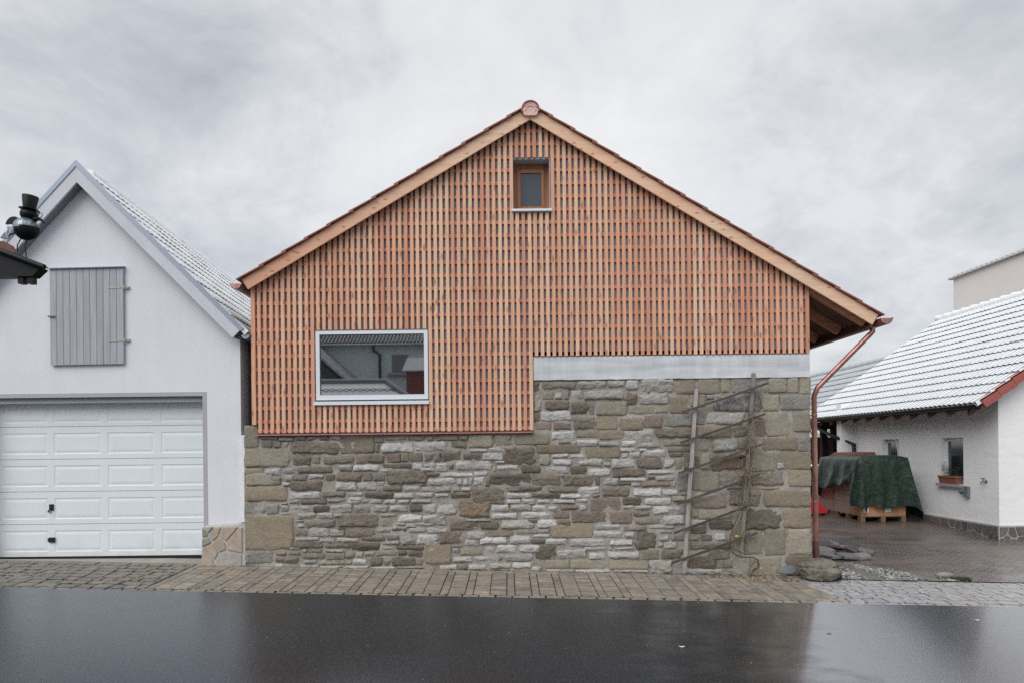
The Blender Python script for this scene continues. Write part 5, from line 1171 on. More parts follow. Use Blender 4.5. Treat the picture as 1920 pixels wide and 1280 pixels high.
def carton(x0, y0, z0, x1, y1, z1, mat, lab, label_paper=None, grp='cartons stacked under the green tarpaulin'):
    g = .006
    t = thing('carton', ((x0 + x1) / 2, (y0 + y1) / 2, z0), lab, 'carton', grp)
    m_ = MB(); m_.box((x0 + g, y0 + g, z0), (x1 - g, y1 - g, z1 - g)); m_.build('box', mat, t)
    m_ = MB(); m_.box((x0 + g + .002, (y0 + y1) / 2 - .03, z1 - g), (x1 - g - .002, (y0 + y1) / 2 + .03, z1 - g + .001)); m_.build('tape', speckled('parcel_tape', A(158, 130, 104), 0.3), t)
    if label_paper:
        a, b, c_, d = label_paper; m_ = MB(); m_.box((a, y0 + g - .002, c_), (b, y0 + g + .001, d)); m_.build('paper_label', PAPER, t)
xm = (px0 + px1) / 2; dy_ = pdp / 3
zlab = lambda v: (P(1640, v, py).z)
ulab = lambda u: P(u, 955, py).x
carton(px0, py, zc, xm, py + dy_, zc + ch, CARD, 'left front brown carton with a white paper label at the foot of the tarpaulin stack', (ulab(1618), ulab(1629), zlab(960), zlab(951)))
carton(xm, py, zc, px1, py + dy_, zc + ch, CARD, 'right front brown carton with a white paper label at the foot of the tarpaulin stack', (ulab(1660), ulab(1671), zlab(959), zlab(951)))
place = ('at the very front', 'second from the front', 'third from the front', 'fourth from the front', 'second from the back', 'at the very back')
for lv in range(3):
    for k in range(6):
        if lv == 0 and k == 0: continue
        yy = py + k * dy_ + (.06 if k >= 3 else 0)
        gl = "grey brown carton %s in the %s row under the tarpaulin's left" % (place[k], ('bottom', 'middle', 'upper')[lv])
        carton(px0 + (.0 if lv == 0 else .012), yy, zc + lv * ch, xm, yy + dy_, zc + (lv + 1) * ch, CARDG, gl, None, 'wrapped cartons on the left side of the tarpaulin')
carton(px0 + .3, py + dy_ * 2.5, zc + 3 * ch, px1 - .2, py + dy_ * 5.5, zc + 4 * ch, CARDG, 'grey brown carton under the red brown planks behind the tarpaulin')
# drape
top = zc + 4 * ch + .03; ztop_px = P(1640, 853, py + .3).z; top = max(ztop_px, top)
cxm, cym = (px0 + px1) / 2, py + pdp * .72; hx, hy = (px1 - px0) / 2 + .03, pdp * .72 + .03
def rim(t):
    """point on the box outline for t in 0..4, starting front left, running front, right, back, left"""
    s, k = t - int(t), int(t) % 4
    return [(-hx + 2 * hx * s, -hy), (hx, -hy + 2 * hy * s), (hx - 2 * hx * s, hy), (-hx, hy - 2 * hy * s)][k]
NT = 144; rows_ = 16; vs = []; rt_ = random.Random(3)
for j in range(rows_ + 1):
    for i in range(NT):
        t = 4 * i / NT; x, y = rim(t)
        s, k = t - int(t), int(t) % 4
        hem = {0: 0.41 + .03 * math.sin(9 * s) - .03 * s, 1: 0.22, 2: 0.5, 3: 0.75 + .0 * s}[k]
        if k == 0 and s < .12: hem = 0.42 - 1.6 * (s) if s > .03 else .40
        if k == 3: hem = 0.98 - .30 * (1 - s) + (.0 if s < .85 else -(s - .85) * 4.2) + .04 * math.sin(s * 17)
        if k == 0: hem = max(hem, .22)
        if k == 0 and s > .93: hem -= (s - .93) * 3
        if k == 1 and s < .2: hem = .10 + s * .6
        if j <= 4:
            f = j / 4 * .97 + .03 if j else 0.03; z = top - .05 * f ** 6 + .02 * noise.noise((x * f * 2, y * f * 2, 3))
            vs.append((cxm + x * f, cym + y * f, z)); continue
        d = (j - 4) / (rows_ - 4); zz_ = top - .05 - (top - gz0 - max(hem, .06)) * d
        ox, oy = (0, -1) if k == 0 else (1, 0) if k == 1 else (0, 1) if k == 2 else (-1, 0)
        fold = .028 * d * math.sin(t * 21 + 2 * noise.noise((t * 2, 1, 1))) + .05 * d * noise.noise((t * 6, d * 1.5, 2)) + .012 * noise.noise((t * 14, d * 5, 5))
        flare = {0: .03 + .10 * d * s, 1: .22 * d ** 1.1, 2: .05, 3: .10 * d}[k]
        if k == 0: flare += .20 * max(0, s - .8) * 5 * d * 0.5
        cn = min(s, 1 - s); cf = .06 * d * max(0, 1 - cn * 9)
        m2 = flare + fold + .02 + cf
        lx = (0.22 * d ** 1.1 * max(0, (s - .75)) * 4) if k == 0 else 0
        vs.append((cxm + x + ox * m2 + lx, cym + y + oy * m2, zz_ + .03 * d * noise.noise((t * 9, 0, 8))))
m_ = MB(); m_.add(vs, [(j*NT+i, j*NT+(i+1) % NT, (j+1)*NT+(i+1) % NT, (j+1)*NT+i) for j in range(rows_) for i in range(NT)] + [tuple(range(NT))], 0, True)
tag(m_.build('tarpaulin', TARP), 'dark green tarpaulin draped over the pallets of cartons beside the white house', 'tarpaulin')
# boards lying on top at the back
pt_ = P(1612, 849.5, py + 2.0); bs = thing('plank_stack', (pt_.x, py + 2.1, pt_.z - .04), 'thin stack of red brown planks lying on the cartons behind the tarpaulin', 'planks')
RB = wood('red_planks', A(120, 84, 74), A(132, 92, 80), A(96, 66, 60), 'x', knots=False)
a, b = P(1570, 853, py + 2.1), P(1652, 853, py + 2.1)
for i in range(3):
    m_ = MB(); m_.box((a.x + .05 * i, py + 2.1 + .02 * i, a.z - .01 + .03 * i), (b.x - .06 * i, py + 2.5, a.z + .018 + .03 * i)); m_.build('plank', RB, bs)
m_ = MB(); m_.box((a.x + .1, py + 2.12, zc + 4 * ch), (a.x + .2, py + 2.45, a.z - .01)); m_.build('bearer', RB, bs)
m_ = MB(); m_.box((b.x - .3, py + 2.12, zc + 4 * ch), (b.x - .2, py + 2.45, a.z - .01)); m_.build('bearer', RB, bs)
# second covered pile farther back
p0, p1 = P(1533, 925, 19.0), P(1557, 870, 19.0); gz2 = base_z(9, 19)
m_ = MB(); nx_, ny_ = 20, 10; vs = []
for j in range(11):
    for i in range(33):
        a_ = 2 * math.pi * i / 32; d = j / 10; r_ = (.25 + .75 * min(1, d * 2.2)) ; sq = 1 / max(abs(math.cos(a_)), abs(math.sin(a_))) ** .7
        z = p1.z - .06 * min(1, d * 2.2) ** 4 if d < .45 else p1.z - .06 - (p1.z - .06 - gz2 - .12) * (d - .45) / .55
        w2_ = (.44 + .06 * max(0, d - .45) + .03 * max(0, d - .45) * math.sin(a_ * 9)) * r_ * sq
        vs.append(((p0.x + p1.x) / 2 - .05 + w2_ * math.cos(a_), 19.4 + w2_ * 1.2 * math.sin(a_), z + .02 * noise.noise((a_ * 3, d * 4, 1))))
m_.add(vs, [(j*33+i, j*33+i+1, (j+1)*33+i+1, (j+1)*33+i) for j in range(10) for i in range(32)], 0, True)
m_.m = [1 if f[0] // 33 < 4 else 0 for f in m_.f]
tag(m_.build('covered_pile', [TARP, SNOW]), 'small pile under a green sheet with snow on top, behind the copper downpipe', 'covered pile')
# red pallet truck behind the downpipe
RED = speckled('red_paint', A(196, 44, 50), 0.4, 0.05)
q = on_ground(1541, 966); gzq = base_z(q.x, q.y)
pj = thing('pallet_truck', (q.x, q.y, gzq), 'red pallet truck standing half hidden behind the copper downpipe', 'pallet truck')
m_ = MB(); m_.hexa([(q.x - .28, q.y, gzq + .06), (q.x + .12, q.y, gzq + .06), (q.x + .12, q.y + .2, gzq + .06), (q.x - .28, q.y + .2, gzq + .06), (q.x - .30, q.y, gzq + .44), (q.x - .08, q.y, gzq + .36), (q.x - .08, q.y + .2, gzq + .36), (q.x - .30, q.y + .2, gzq + .44)]); m_.build('body', RED, pj)
for dx in (0, .36):
    m_ = MB(); m_.box((q.x - .26 + dx, q.y + .2, gzq + .07), (q.x - .11 + dx, q.y + 1.3, gzq + .12)); m_.build('fork', RED, pj)
for dx in (-.2, .05):
    m_ = MB(); m_.tube([(q.x + dx - .03, q.y + .08, gzq + .075), (q.x + dx + .03, q.y + .08, gzq + .075)], .07, 12); m_.build('wheel', BLACK, pj)
m_ = MB(); m_.tube([(q.x - .2, q.y + .1, gzq + .4), (q.x - .26, q.y - .05, gzq + 1.1)], .02, 8); m_.tube([(q.x - .36, q.y - .05, gzq + 1.12), (q.x - .16, q.y - .05, gzq + 1.12)], .018, 8); m_.build('handle', BLACK, pj)
# ------------------------------------------------------------------ trellis leaning on the wall
TW = wood('weathered_trellis_wood', A(146, 138, 138), A(160, 150, 150), A(112, 106, 104), 'z', knots=False, wear=A(110, 108, 98))
TWD = wood('dark_weathered_wood', A(62, 56, 52), A(70, 64, 58), A(46, 42, 38), 'x', knots=False, wear=A(84, 78, 72))
t0 = on_ground(1282, 1073); yt = 9.37
tre = thing('trellis', (t0.x + 0.4, 9.36, base_z(t0.x, 9.36)), 'crooked weathered wooden trellis leaning on the stone wall near the downpipe', 'trellis')
for (u0, v0, u1, v1) in ((1305.5, 728, 1282, 1073), (1413, 699, 1389.5, 1034)):
    a, b = P(u0, v0, yt + .03), P(u1, v1, yt); b.y -= .01
    m_ = MB(); m_.bar(a, b, .050, .030, (0, 1, 0)); m_.build('post', TW, tre)
for (u0, v0, u1, v1) in ((1279.3, 772, 1440.5, 717.5), (1276.3, 829, 1434, 775.5), (1273, 886, 1428, 832.5), (1270, 944, 1424, 888.5), (1264, 998.5, 1409, 945.5), (1259.5, 1054.5, 1420, 998)):
    a, b = P(u0, v0, yt - .03), P(u1, v1, yt - .03); mid = (a + b) / 2 + Vector((0, .006, -.006))
    m_ = MB(); m_.bar(a, mid, .029, .032, (0, 1, 0)); m_.bar(mid - (mid - a).normalized() * .004, b, .029, .032, (0, 1, 0)); m_.build('rung', TWD, tre)
# dry climbing plant on the right post
VT = speckled('dry_vine_twigs', A(122, 108, 86), 0.9, 0.25, 30, 90); VD = speckled('dark_vine_stem', A(74, 62, 50), 0.9, 0.25, 30, 90)
vine = thing('climbing_plant', (P(1400, 1075, 9.35).x, 9.36, base_z(3.3, 9.36)), 'leafless dry vine tangled around the right post of the trellis', 'climbing plant')
rv_ = random.Random(12)
def stem(pts, r, mat, nm='stem'):
    q = [P(u, v, y) for u, v, y in pts]; fine_ = []
    for i in range(len(q) - 1):
        for k in range(4):
            t = k / 4; fine_.append(q[i] + (q[i + 1] - q[i]) * t + Vector((rv_.uniform(-1, 1), rv_.uniform(-1, 1) * .6, rv_.uniform(-1, 1))) * .006)
    fine_.append(q[-1]); m_ = MB(); m_.tube(fine_, r, 5, r1=r * .5); return m_.build(nm, mat, vine)
stem([(1402, 1088, 9.33), (1414, 1066, 9.32), (1423, 1062, 9.32), (1421, 1048, 9.33), (1410, 1044, 9.34), (1390, 1044, 9.34), (1375, 1036, 9.33), (1368, 1025, 9.33), (1370, 1005, 9.33), (1376, 985, 9.34), (1382, 970, 9.34), (1392, 952, 9.34)], .012, VD)
stem([(1404, 1078, 9.34), (1421, 1062, 9.33), (1424, 1057, 9.33), (1417, 1050, 9.33), (1408, 1060, 9.33), (1402, 1076, 9.34)], .008, VD)
stem([(1392, 1035, 9.33), (1378, 1030, 9.32), (1366, 1020, 9.33), (1360, 1000, 9.34)], .008, VD)
stem([(1370, 1025, 9.35), (1374, 1000, 9.34), (1384, 975, 9.34), (1388, 960, 9.34), (1395, 940, 9.33), (1398, 900, 9.33), (1404, 860, 9.33), (1408, 820, 9.33), (1412, 780, 9.33), (1408, 766, 9.33)], .010, VT)
stem([(1400, 930, 9.33), (1404, 905, 9.33), (1409, 880, 9.33), (1416, 850, 9.33), (1413, 830, 9.33), (1418, 805, 9.34), (1414, 780, 9.34), (1422, 760, 9.34), (1428, 730, 9.35)], .006, VT)
stem([(1358, 1050, 9.36), (1356, 1060, 9.36), (1362, 1068, 9.35), (1385, 1076, 9.34), (1398, 1084, 9.33)], .005, VD)
tw = MB()
for _ in range(230):
    t = rv_.random(); v0 = 755 + 270 * t; u0 = 1411 - (v0 - 755) * .085 + rv_.gauss(0, 7)
    if rv_.random() < .45: v0 = rv_.choice((775, 833, 888, 940)) + rv_.gauss(0, 12); u0 = 1411 - (v0 - 755) * .085 + rv_.gauss(0, 11)
    a = P(u0, v0, 9.33 + rv_.uniform(-.04, .03)); d = Vector((rv_.gauss(0, 1), rv_.gauss(0, .5), rv_.gauss(-.2, 1))).normalized() * rv_.uniform(.04, .16)
    b = a + d; c_ = a + d * .5 + Vector((rv_.gauss(0, .018), rv_.gauss(0, .01), rv_.gauss(0, .018)))
    tw.tube([a, c_, b], rv_.uniform(.0018, .0034), 4, caps=False, m=0 if rv_.random() < .75 else 1)
tag(tw.build('twigs', [VT, VD], vine), kind='stuff')
YEL = speckled('yellow_leaf', A(190, 172, 66), 0.6, 0.12, 30, 60)
def leaf(u, v, y, s, label, mat, lay=False, p=None):
    q = P(u, v, y) if p is None else p; m_ = MB(); r_ = random.Random(int(u)); pts = []
    for i in range(10):
        a = 2 * math.pi * i / 10; r = s * (1 + .25 * math.cos(2 * a)) * r_.uniform(.85, 1.1); bend = .25 * s * math.cos(a) ** 2
        pts.append(Vector((r * math.cos(a), -bend, r * .7 * math.sin(a))) if not lay else Vector((r * math.cos(a), r * .75 * math.sin(a), bend + .002)))
    n = len(pts); off_ = Vector((0, .0012, 0)) if not lay else Vector((0, 0, .0012))
    m_.add([q + p_ for p_ in pts] + [q + p_ + off_ for p_ in pts], [tuple(range(n)), tuple(range(2*n-1, n-1, -1))] + [(i, (i+1) % n, n+(i+1) % n, n+i) for i in range(n)])
    return tag(m_.build('leaf', mat), label, 'leaf')
leaf(1381, 1004, 9.31, .019, 'yellow leaf caught on the lowest rung of the trellis', YEL)
leaf(1427, 1064, 9.31, .014, 'small yellow leaf on the curled vine stem near the ground', YEL)
PALE = speckled('pale_leaf', A(214, 214, 190, 0.9), 0.6, 0.1, 30, 60)
g1 = on_ground(1278, 1212); leaf(1278, 0, 0, .026, 'pale fallen leaf lying in the middle of the wet road', PALE, True, g1)
g1 = on_ground(1555, 1187); leaf(1555, 0, 0, .022, 'brown fallen leaf on the shiny part of the wet road', speckled('brown_leaf', A(150, 104, 84, 1.0), 0.6), True, g1)
g1 = on_ground(1831, 1162); leaf(1831, 0, 0, .026, 'whitish scrap of leaf on the wet road at the far right', PALE, True, g1)
g1 = on_ground(482, 1093); g1.z += .012; leaf(482, 0, 0, .022, 'red leaf lying on the old pavers in front of the left wall end', speckled('red_leaf', A(178, 92, 80, 1.0), 0.6), True, g1)
# leaf litter and soil where the vine meets the pavement
li = MB()
for _ in range(420):
    u = rv_.uniform(1330, 1500); q = on_ground(u, rv_.uniform(1076, 1090) if u > 1400 else rv_.uniform(1075, 1083)); s = rv_.uniform(.004, .013)
    li.ball((q.x, q.y, q.z + s * .2), (s * 1.5, s, s * .4), 5, 3, rv_.choice((0, 0, 0, 1)))
tag(li.build('litter', [speckled('brown_litter', A(104, 84, 66, 1.0), 0.9, 0.3, 30, 90), speckled('pale_litter', A(160, 146, 116, 1.0), 0.9)]), kind='stuff')
# dirt, crumbs of mortar and moss along the foot of the walls; pale flecks on the road
fo = MB()
for _ in range(900):
    x = rv_.uniform(-4.2, 4.1); y = 9.452 - abs(rv_.gauss(0, .022)); s = rv_.uniform(.003, .010) * (1.8 if rv_.random() < .06 else 1)
    if noise.noise((x * 1.7, 0, 9)) < -.12: continue
    fo.ball((x, y, base_z(x, y) + s * .3), (s * 1.4, s, s * .6), 5, 3, rv_.choice((0, 0, 1, 2)))
tag(fo.build('wall_foot_dirt', [bpy.data.materials['brown_litter'], bpy.data.materials['pale_litter'], MOSS]), kind='stuff')
fl = MB()
for _ in range(90):
    x = rv_.uniform(-5, 5.5); y = rv_.uniform(5.0, 7.98); s = rv_.uniform(.0025, .006)
    fl.ball((x, y, base_z(x, y) + .001), (s, s * .8, s * .4), 5, 3, 0)
tag(fl.build('road_grit', speckled('pale_grit', A(190, 190, 188, 1.0), 0.7)), kind='stuff')
# ------------------------------------------------------------------ rock at the corner and the drain pipe behind it
q0, q1 = on_ground(1512, 1092), on_ground(1566, 1089); cxr = (q0.x + q1.x) / 2 ; wr = (q1.x - q0.x) / 2 + .03; cyr = q0.y + .20; zr_ = base_z(cxr, cyr)
hr = (P(1540, 1050, cyr).z - zr_) * 1.12; cxr += .05
ro_ = MB(); nu, nv = 80, 52; vs = []
for j in range(nv + 1):
    for i in range(nu):
        a = 2 * math.pi * i / nu; t = math.pi * j / nv; sx_, sy_, sz_ = math.sin(t) * math.cos(a), math.sin(t) * math.sin(a), math.cos(t)
        p_ = 3.4; k_ = (abs(sx_) ** p_ + abs(sy_) ** p_ + abs(sz_) ** p_) ** (-1 / p_)
        x, y, z = sx_ * k_, sy_ * k_, sz_ * k_
        top_ = 1 if z > 0 else 0
        x2 = x * wr * (1 - .16 * max(0, z) + (.04 if z > .0 else 0)); y2 = y * .17 * (1 - .25 * max(0, z)); z2 = hr * (.5 + .5 * z)
        if .14 < z < .36: x2 *= .95; y2 *= .80                     # the bed line where the upper layer starts
        if z >= .34: y2 = y2 * .92 + .02
        if z < -.3 and x < 0: x2 *= .96
        q = Vector((x2 * 7, y2 * 7, z2 * 12)); d = .034 * noise.noise(q) + .026 * noise.noise(q * 2.3) + .018 * noise.noise(q * 5) + .012 * noise.noise(q * 10)
        vs.append((cxr + x2 * (1 + d * 4), cyr + y2 * (1 + d * 5), max(zr_ - .01, zr_ + z2 * (1 + d * 2.2) - .01)))
ro_.add(vs, [(j*nu+i, j*nu+(i+1) % nu, (j+1)*nu+(i+1) % nu, (j+1)*nu+i) for j in range(nv) for i in range(nu)], 0, True)
tag(ro_.build('boulder', stone('boulder_stone', A(124, 120, 110), A(88, 84, 76), 0.16, 16, (1, 1, 1.5), bump=0.8, dark=0.4)), 'layered grey boulder lying at the foot of the copper downpipe', 'boulder')
q = P(1575, 1079, cyr + .02); pp_ = thing('drain_pipe', (q.x, q.y, q.z), 'black open pipe end sticking out behind the boulder', 'pipe')
m_ = MB(); m_.lathe([(.045, -.25), (.05, -.02), (.056, 0.0), (.05, .002), (.043, -.005), (.04, -.2)], (q.x - .0, q.y, q.z), 'x', 16); m_.build('pipe', BLACK, pp_)
# loose slabs beside the downpipe
LS = [paver_mat('loose_slab_pale', A(136, 131, 133, 1.0), A(118, 115, 118, 1.0), A(152, 138, 136, 1.0), 0.45), paver_mat('loose_slab_dark', A(80, 74, 76, 1.0), A(66, 62, 64, 1.0), A(96, 80, 78, 1.0), 0.5)]
slabs = [(1545, 1026, 0, 'dark slab leaning out at the back of the loose paving pile by the downpipe', 1), (1556, 1021, 12, 'grey slab lying furthest back in the loose paving by the downpipe', 0), (1543, 1034, 40, 'white slab nearest the downpipe in the loose paving', 0),
         (1571, 1028, 30, 'pinkish slab in the middle of the loose paving by the downpipe', 0), (1549, 1042, -15, 'pale slab at the front left of the loose paving pile', 0), (1566, 1046, 10, 'broken pale slab in front of the pinkish loose slab', 0),
         (1589, 1047, 8, 'grey slab at the front edge of the loose paving before the gravel', 0), (1592, 1024, 25, 'dark tilted slab behind the pinkish loose slab', 1), (1605, 1034, 20, 'dull slab right of the tilted dark slab in the loose paving', 1), (1623, 1038, 45, 'white square slab lying alone at the right end of the loose paving', 0), (1612, 1046, -5, 'flat grey slab between gravel and the lone white square slab', 0)]
for i, (u, v, a, lab, k) in enumerate(slabs):
    q = on_ground(u, v); r_ = random.Random(i); hx_, hy_ = r_.uniform(.13, .17), r_.uniform(.12, .17)
    if i == 9: hx_ = hy_ = .12
    n = 7; pts = [(-hx_, -hy_), (hx_ * r_.uniform(.5, 1), -hy_), (hx_, -hy_ * r_.uniform(.2, .9)), (hx_, hy_), (-hx_ * r_.uniform(.2, .9), hy_), (-hx_, hy_ * r_.uniform(.3, .9))]
    m_ = MB(); th = .045; c_ = .006
    m_.add([(x, y, 0) for x, y in pts] + [(x, y, th - c_) for x, y in pts] + [(x * .96, y * .96, th) for x, y in pts], [tuple(range(12, 18))] + [(j, (j+1) % 6, 6+(j+1) % 6, 6+j) for j in range(6)] + [(6+j, 6+(j+1) % 6, 12+(j+1) % 6, 12+j) for j in range(6)])
    z = base_z(q.x, q.y)
    o = link('paving_slab', m_.mesh('paving_slab', LS[k]), None, (q.x, q.y, z + (.015 if i % 3 else .03)), (R(r_.uniform(-3, 9)) + (.10 if k else 0), R(r_.uniform(-7, 7)), R(a)))
    tag(o, lab, 'paving slab', 'loose paving slabs by the barn corner')
# clump of moss at the yard edge
q = on_ground(1795, 1085); m_ = MB()
for _ in range(60): m_.ball((q.x + rv_.gauss(0, .10), q.y + rv_.gauss(0, .03), q.z + .01), (.03, .025, .02), 6, 4)
tag(m_.build('moss_clump', MOSS), kind='stuff')
q = on_ground(1775, 1081); m_ = MB(); vs = []
m_.ball((q.x, q.y + .05, q.z + .02), (.13, .07, .045), 9, 6); m_.v = [(x, y, z + .012 * noise.noise((x * 20, y * 20, z * 20))) for x, y, z in m_.v]
tag(m_.build('rubble_stone', LS[0]), 'flat pale lump of stone at the yard edge beside the moss', 'stone')

# ------------------------------------------------------------------ black roof corner with metal birds, close on the left
YC = 3.0; KC = YC / F
BLK = M('black_painted_metal', (0.006, 0.0065, 0.008), 0.45, 0.0, 1.35); bn = BLK.noise(BLK.coord(), 60, 3); BLK.bump(bn, 0.15, 0.002); BLK = BLK.mat
GRM = M('grey_brushed_metal', A(112, 122, 130), 0.34, 0.75); gb = GRM.noise(GRM.coord((90, 12, 12)), 1.2, 4); GRM.base(GRM.mix(GRM.ramp(gb, [(0.35, 0.0), (0.65, 1.0)]), A(70, 78, 84), A(140, 150, 158))); GRM = GRM.mat
RUSTW = speckled('brown_ridge_block', A(96, 62, 46), 0.5, 0.2, 20, 60)
can = thing('canopy', (P(-60, 520, YC).x, YC + .1, P(-60, 520, YC).z), 'small black canopy corner with a rolled edge at the left edge of the view', 'canopy')
xl_ = P(-190, 520, YC).x
m_ = MB()                                       # soffit box with its slanted end
pa, pb_, pc_ = P(60, 518, YC), P(82, 503, YC), P(0, 472, YC)
sl_ = (pc_.z - pb_.z) / (pc_.x - pb_.x)
m_.prism([(xl_, pa.z), (pa.x, pa.z), (pb_.x - .012, pb_.z + .002), (xl_, pb_.z + sl_ * (xl_ - pb_.x))], YC, YC + .05); m_.build('fascia', BLK, can)
m_ = MB(); e0, e1 = P(83, 501.5, YC - .02), P(0, 470.5, YC - .02); e1 = e0 + (e1 - e0) * 3.2
m_.tube([e0, e1], .0125, 10); m_.build('rolled_edge', BLK, can)
m_ = MB(); m_.hexa([Vector((e0.x, YC - .02, e0.z)), Vector((e0.x, YC + .004, e0.z)), Vector((e1.x, YC + .004, e1.z)), Vector((e1.x, YC - .02, e1.z))] + [Vector((e0.x, YC - .02, e0.z + .006)), Vector((e0.x, YC + .004, e0.z + .006)), Vector((e1.x, YC + .004, e1.z + .006)), Vector((e1.x, YC - .02, e1.z + .006))]); m_.build('roof_sheet', BLK, can)
for u in (35.0, 52.5):
    p = P(u, 516, YC); m_ = MB(); m_.box((p.x - 5.2 * KC, YC + .01, p.z - 14.5 * KC), (p.x + 5.2 * KC, YC + .04, p.z + .01)); m_.build('bracket_stub', BLK, can)
p = P(-190, 520, YC); m_ = MB(); m_.box((p.x - .06, YC + .0, -0.2), (p.x + .06, YC + .12, pa.z + .01)); m_.build('post', BLK, can)
m_ = MB(); a, b = P(-90, 455, YC + .05), P(18, 470, YC + .05); hh = .05
m_.prism([(a.x, P(0, 474, YC).z), (P(20, 474, YC).x, P(20, 476, YC).z), (P(20.5, 470, YC).x, P(20, 470, YC).z), (P(12, 457, YC).x, P(12, 457, YC).z), (P(0, 450, YC).x, P(0, 450, YC).z), (a.x, P(-60, 440, YC).z)], YC + .02, YC + .045); m_.build('ridge_block', RUSTW, can)
def mirror_pts(*pts): return [P(u, v, YC + .08) for u, v in pts]
def metal_bird(du, dv, sc, label, facing=1):
    """top-hatted sheet metal bird; du, dv shift it in photo pixels"""
    yb = YC + .08; K = YC / F * sc
    c0 = P(49 + du, 430 + dv, yb)
    def Q(u, v, dy=0): return Vector((c0.x + (u - 49) * K, yb + dy, c0.z - (v - 430) * K))
    t = thing('metal_bird', Q(46, 486), label, 'bird figure', 'black metal birds on the canopy')
    m_ = MB()                                    # body: dark lower bowl
    m_.ball(Q(50, 427.5), (23.5 * K, 20 * K, 24.5 * K), 20, 8, 0, None, (math.pi / 2, math.pi)); m_.build('belly', BLK, t)
    m_ = MB(); m_.ball(Q(49, 428), (23.0 * K, 20 * K, 20 * K), 20, 8, 0, Matrix.Rotation(R(0), 3, 'Y'), (0.15, math.pi / 2 + .12)); m_.build('back', GRM, t)
    m_ = MB(); m_.ball(Q(54, 401.5), (15 * K, 14 * K, 12.5 * K), 16, 10); m_.build('head', BLK, t)
    m_ = MB(); m_.lathe([(0, 33 * K), (13.6 * K, 33 * K), (14 * K, 32 * K), (10.6 * K, 8.5 * K), (10.6 * K, 7 * K)], (0, 0, 0), 'z', 20)
    m_.lathe([(10 * K, 8 * K), (17 * K, 6.6 * K), (17.4 * K, 7.4 * K), (10 * K, 9 * K)], (0, 0, 0), 'z', 20)
    h0 = Q(54.5, 399.5); rt__ = Matrix.Rotation(R(6.5), 3, 'Y'); m_.v = [tuple(h0 + rt__ @ Vector(v_)) for v_ in m_.v]; m_.build('top_hat', BLK, t)
    m_ = MB()
    for dy in (-.010, .010):
        m_.tube([Q(73, 402, dy * 1.0) + Vector((math.cos(a) * 4.6 * K, -math.sin(a) * .0, math.sin(a) * 4.8 * K)) for a in rng(0, 2 * math.pi, 14)], 0.7 * K, 5)
    m_.tube([Q(68, 398, -.01), Q(58, 396, -.03)], .6 * K, 5); m_.build('glasses', BLK, t)
    m_ = MB(); bk = [Q(66, 411.5), Q(72, 410), Q(79, 413), Q(86, 420)]
    m_.tube(bk, 5.5 * K, 8, r1=.7 * K); m_.build('beak', BLK, t)
    m_ = MB(); n = 10; arc = [Q(37, 410), Q(33, 407.5), Q(27, 407), Q(21, 409), Q(16, 414), Q(12.5, 421.5), Q(24, 421), Q(31, 417)]
    m_.prism([(q.x, q.z) for q in arc], yb - .012, yb - .002); m_.build('wing', BLK, t)
    m_ = MB(); arc = [Q(26, 428), Q(22, 430), Q(12, 434), Q(5, 441), Q(0, 447), Q(16, 448), Q(16, 442), Q(27, 436)]
    m_.prism([(q.x, q.z) for q in arc], yb - .006, yb + .008); m_.build('tail', GRM, t)
    for pts in (((39, 448), (31.5, 461), (31, 481)), ((51, 452), (46.5, 461), (49.5, 488))):
        m_ = MB(); m_.tube([Q(u, v, .0) for u, v in pts], 1.0 * K, 6); m_.build('leg', BLK, t)
    m_ = MB(); arc = [Q(27, 430), Q(38, 432), Q(40, 437), Q(33, 445), Q(28, 438)]; m_.prism([(q.x, q.z) for q in arc], yb - 21 * K, yb - 19 * K); m_.build('thigh_patch', GRM, t)
    return t
metal_bird(0, 0, 1.0, 'black metal bird with top hat and round glasses on the canopy corner')

# ------------------------------------------------------------------ across the street, seen in the window
OPP = speckled('green_grey_render', (0.64, 0.73, 0.75), 0.9, 0.05, 1, 40)
def mir(u, v, y):
    p = P(u, v, 2 * (YT + .042) - y); return Vector((p.x, y, p.z))
ob = thing('neighbour_house', (-5, -10, -0.1), 'grey green rendered house with dark tiled roof, reflected in the wide window', 'house')
z_e = mir(700, 645, -10).z
m_ = MB(); m_.box((-16, -16, -.8), (9, -10, z_e)); m_.build('wall', OPP, ob)
for r_ in range(9):
    m_ = MB(); y0 = -9.55 - .30 * r_; z0 = z_e - .05 + .19 * r_
    for i in range(168):
        x = -16.2 + .15 * i; m_.tube([(x, y0, z0 + .04), (x, y0 - .36, z0 + .25)], .05, 6, caps=False)
    m_.hexa([(-16.3, y0, z0), (9.2, y0, z0), (9.2, y0 - .36, z0 + .2), (-16.3, y0 - .36, z0 + .2), (-16.3, y0, z0 + .03), (9.2, y0, z0 + .03), (9.2, y0 - .36, z0 + .23), (-16.3, y0 - .36, z0 + .23)])
    tag(m_.build('tile_course', speckled('grey_black_tile', (0.05, 0.055, 0.065), 0.3, 0.2, 6, 50), ob), kind='stuff')
m_ = MB(); a = mir(700, 648, -9.8); b = mir(712, 664, -9.8); c_ = mir(713, 760, -9.8); m_.tube([a, a - Vector((0, 0, .2)), b, c_], .06, 10); m_.build('downpipe', DKG, ob)
a, b = mir(735, 697, -9.98), mir(765, 664, -9.98); m_ = MB(); m_.prism([(a.x, a.z), (b.x, a.z), (b.x, b.z), (a.x, b.z)], -9.98, -10.02); m_.build('window', GLASS2, ob)
m_ = MB(); m_.box((a.x - .15, -9.95, a.z - .14), (b.x + .15, -9.80, a.z - .03)); m_.build('sill', speckled('grey_stone_sill', A(132, 134, 138), 0.7), ob)
ls = thing('lean_to', (-6, -4, -0.1), 'low snowy hipped outbuilding across the street, reflected in the wide window', 'outbuilding')
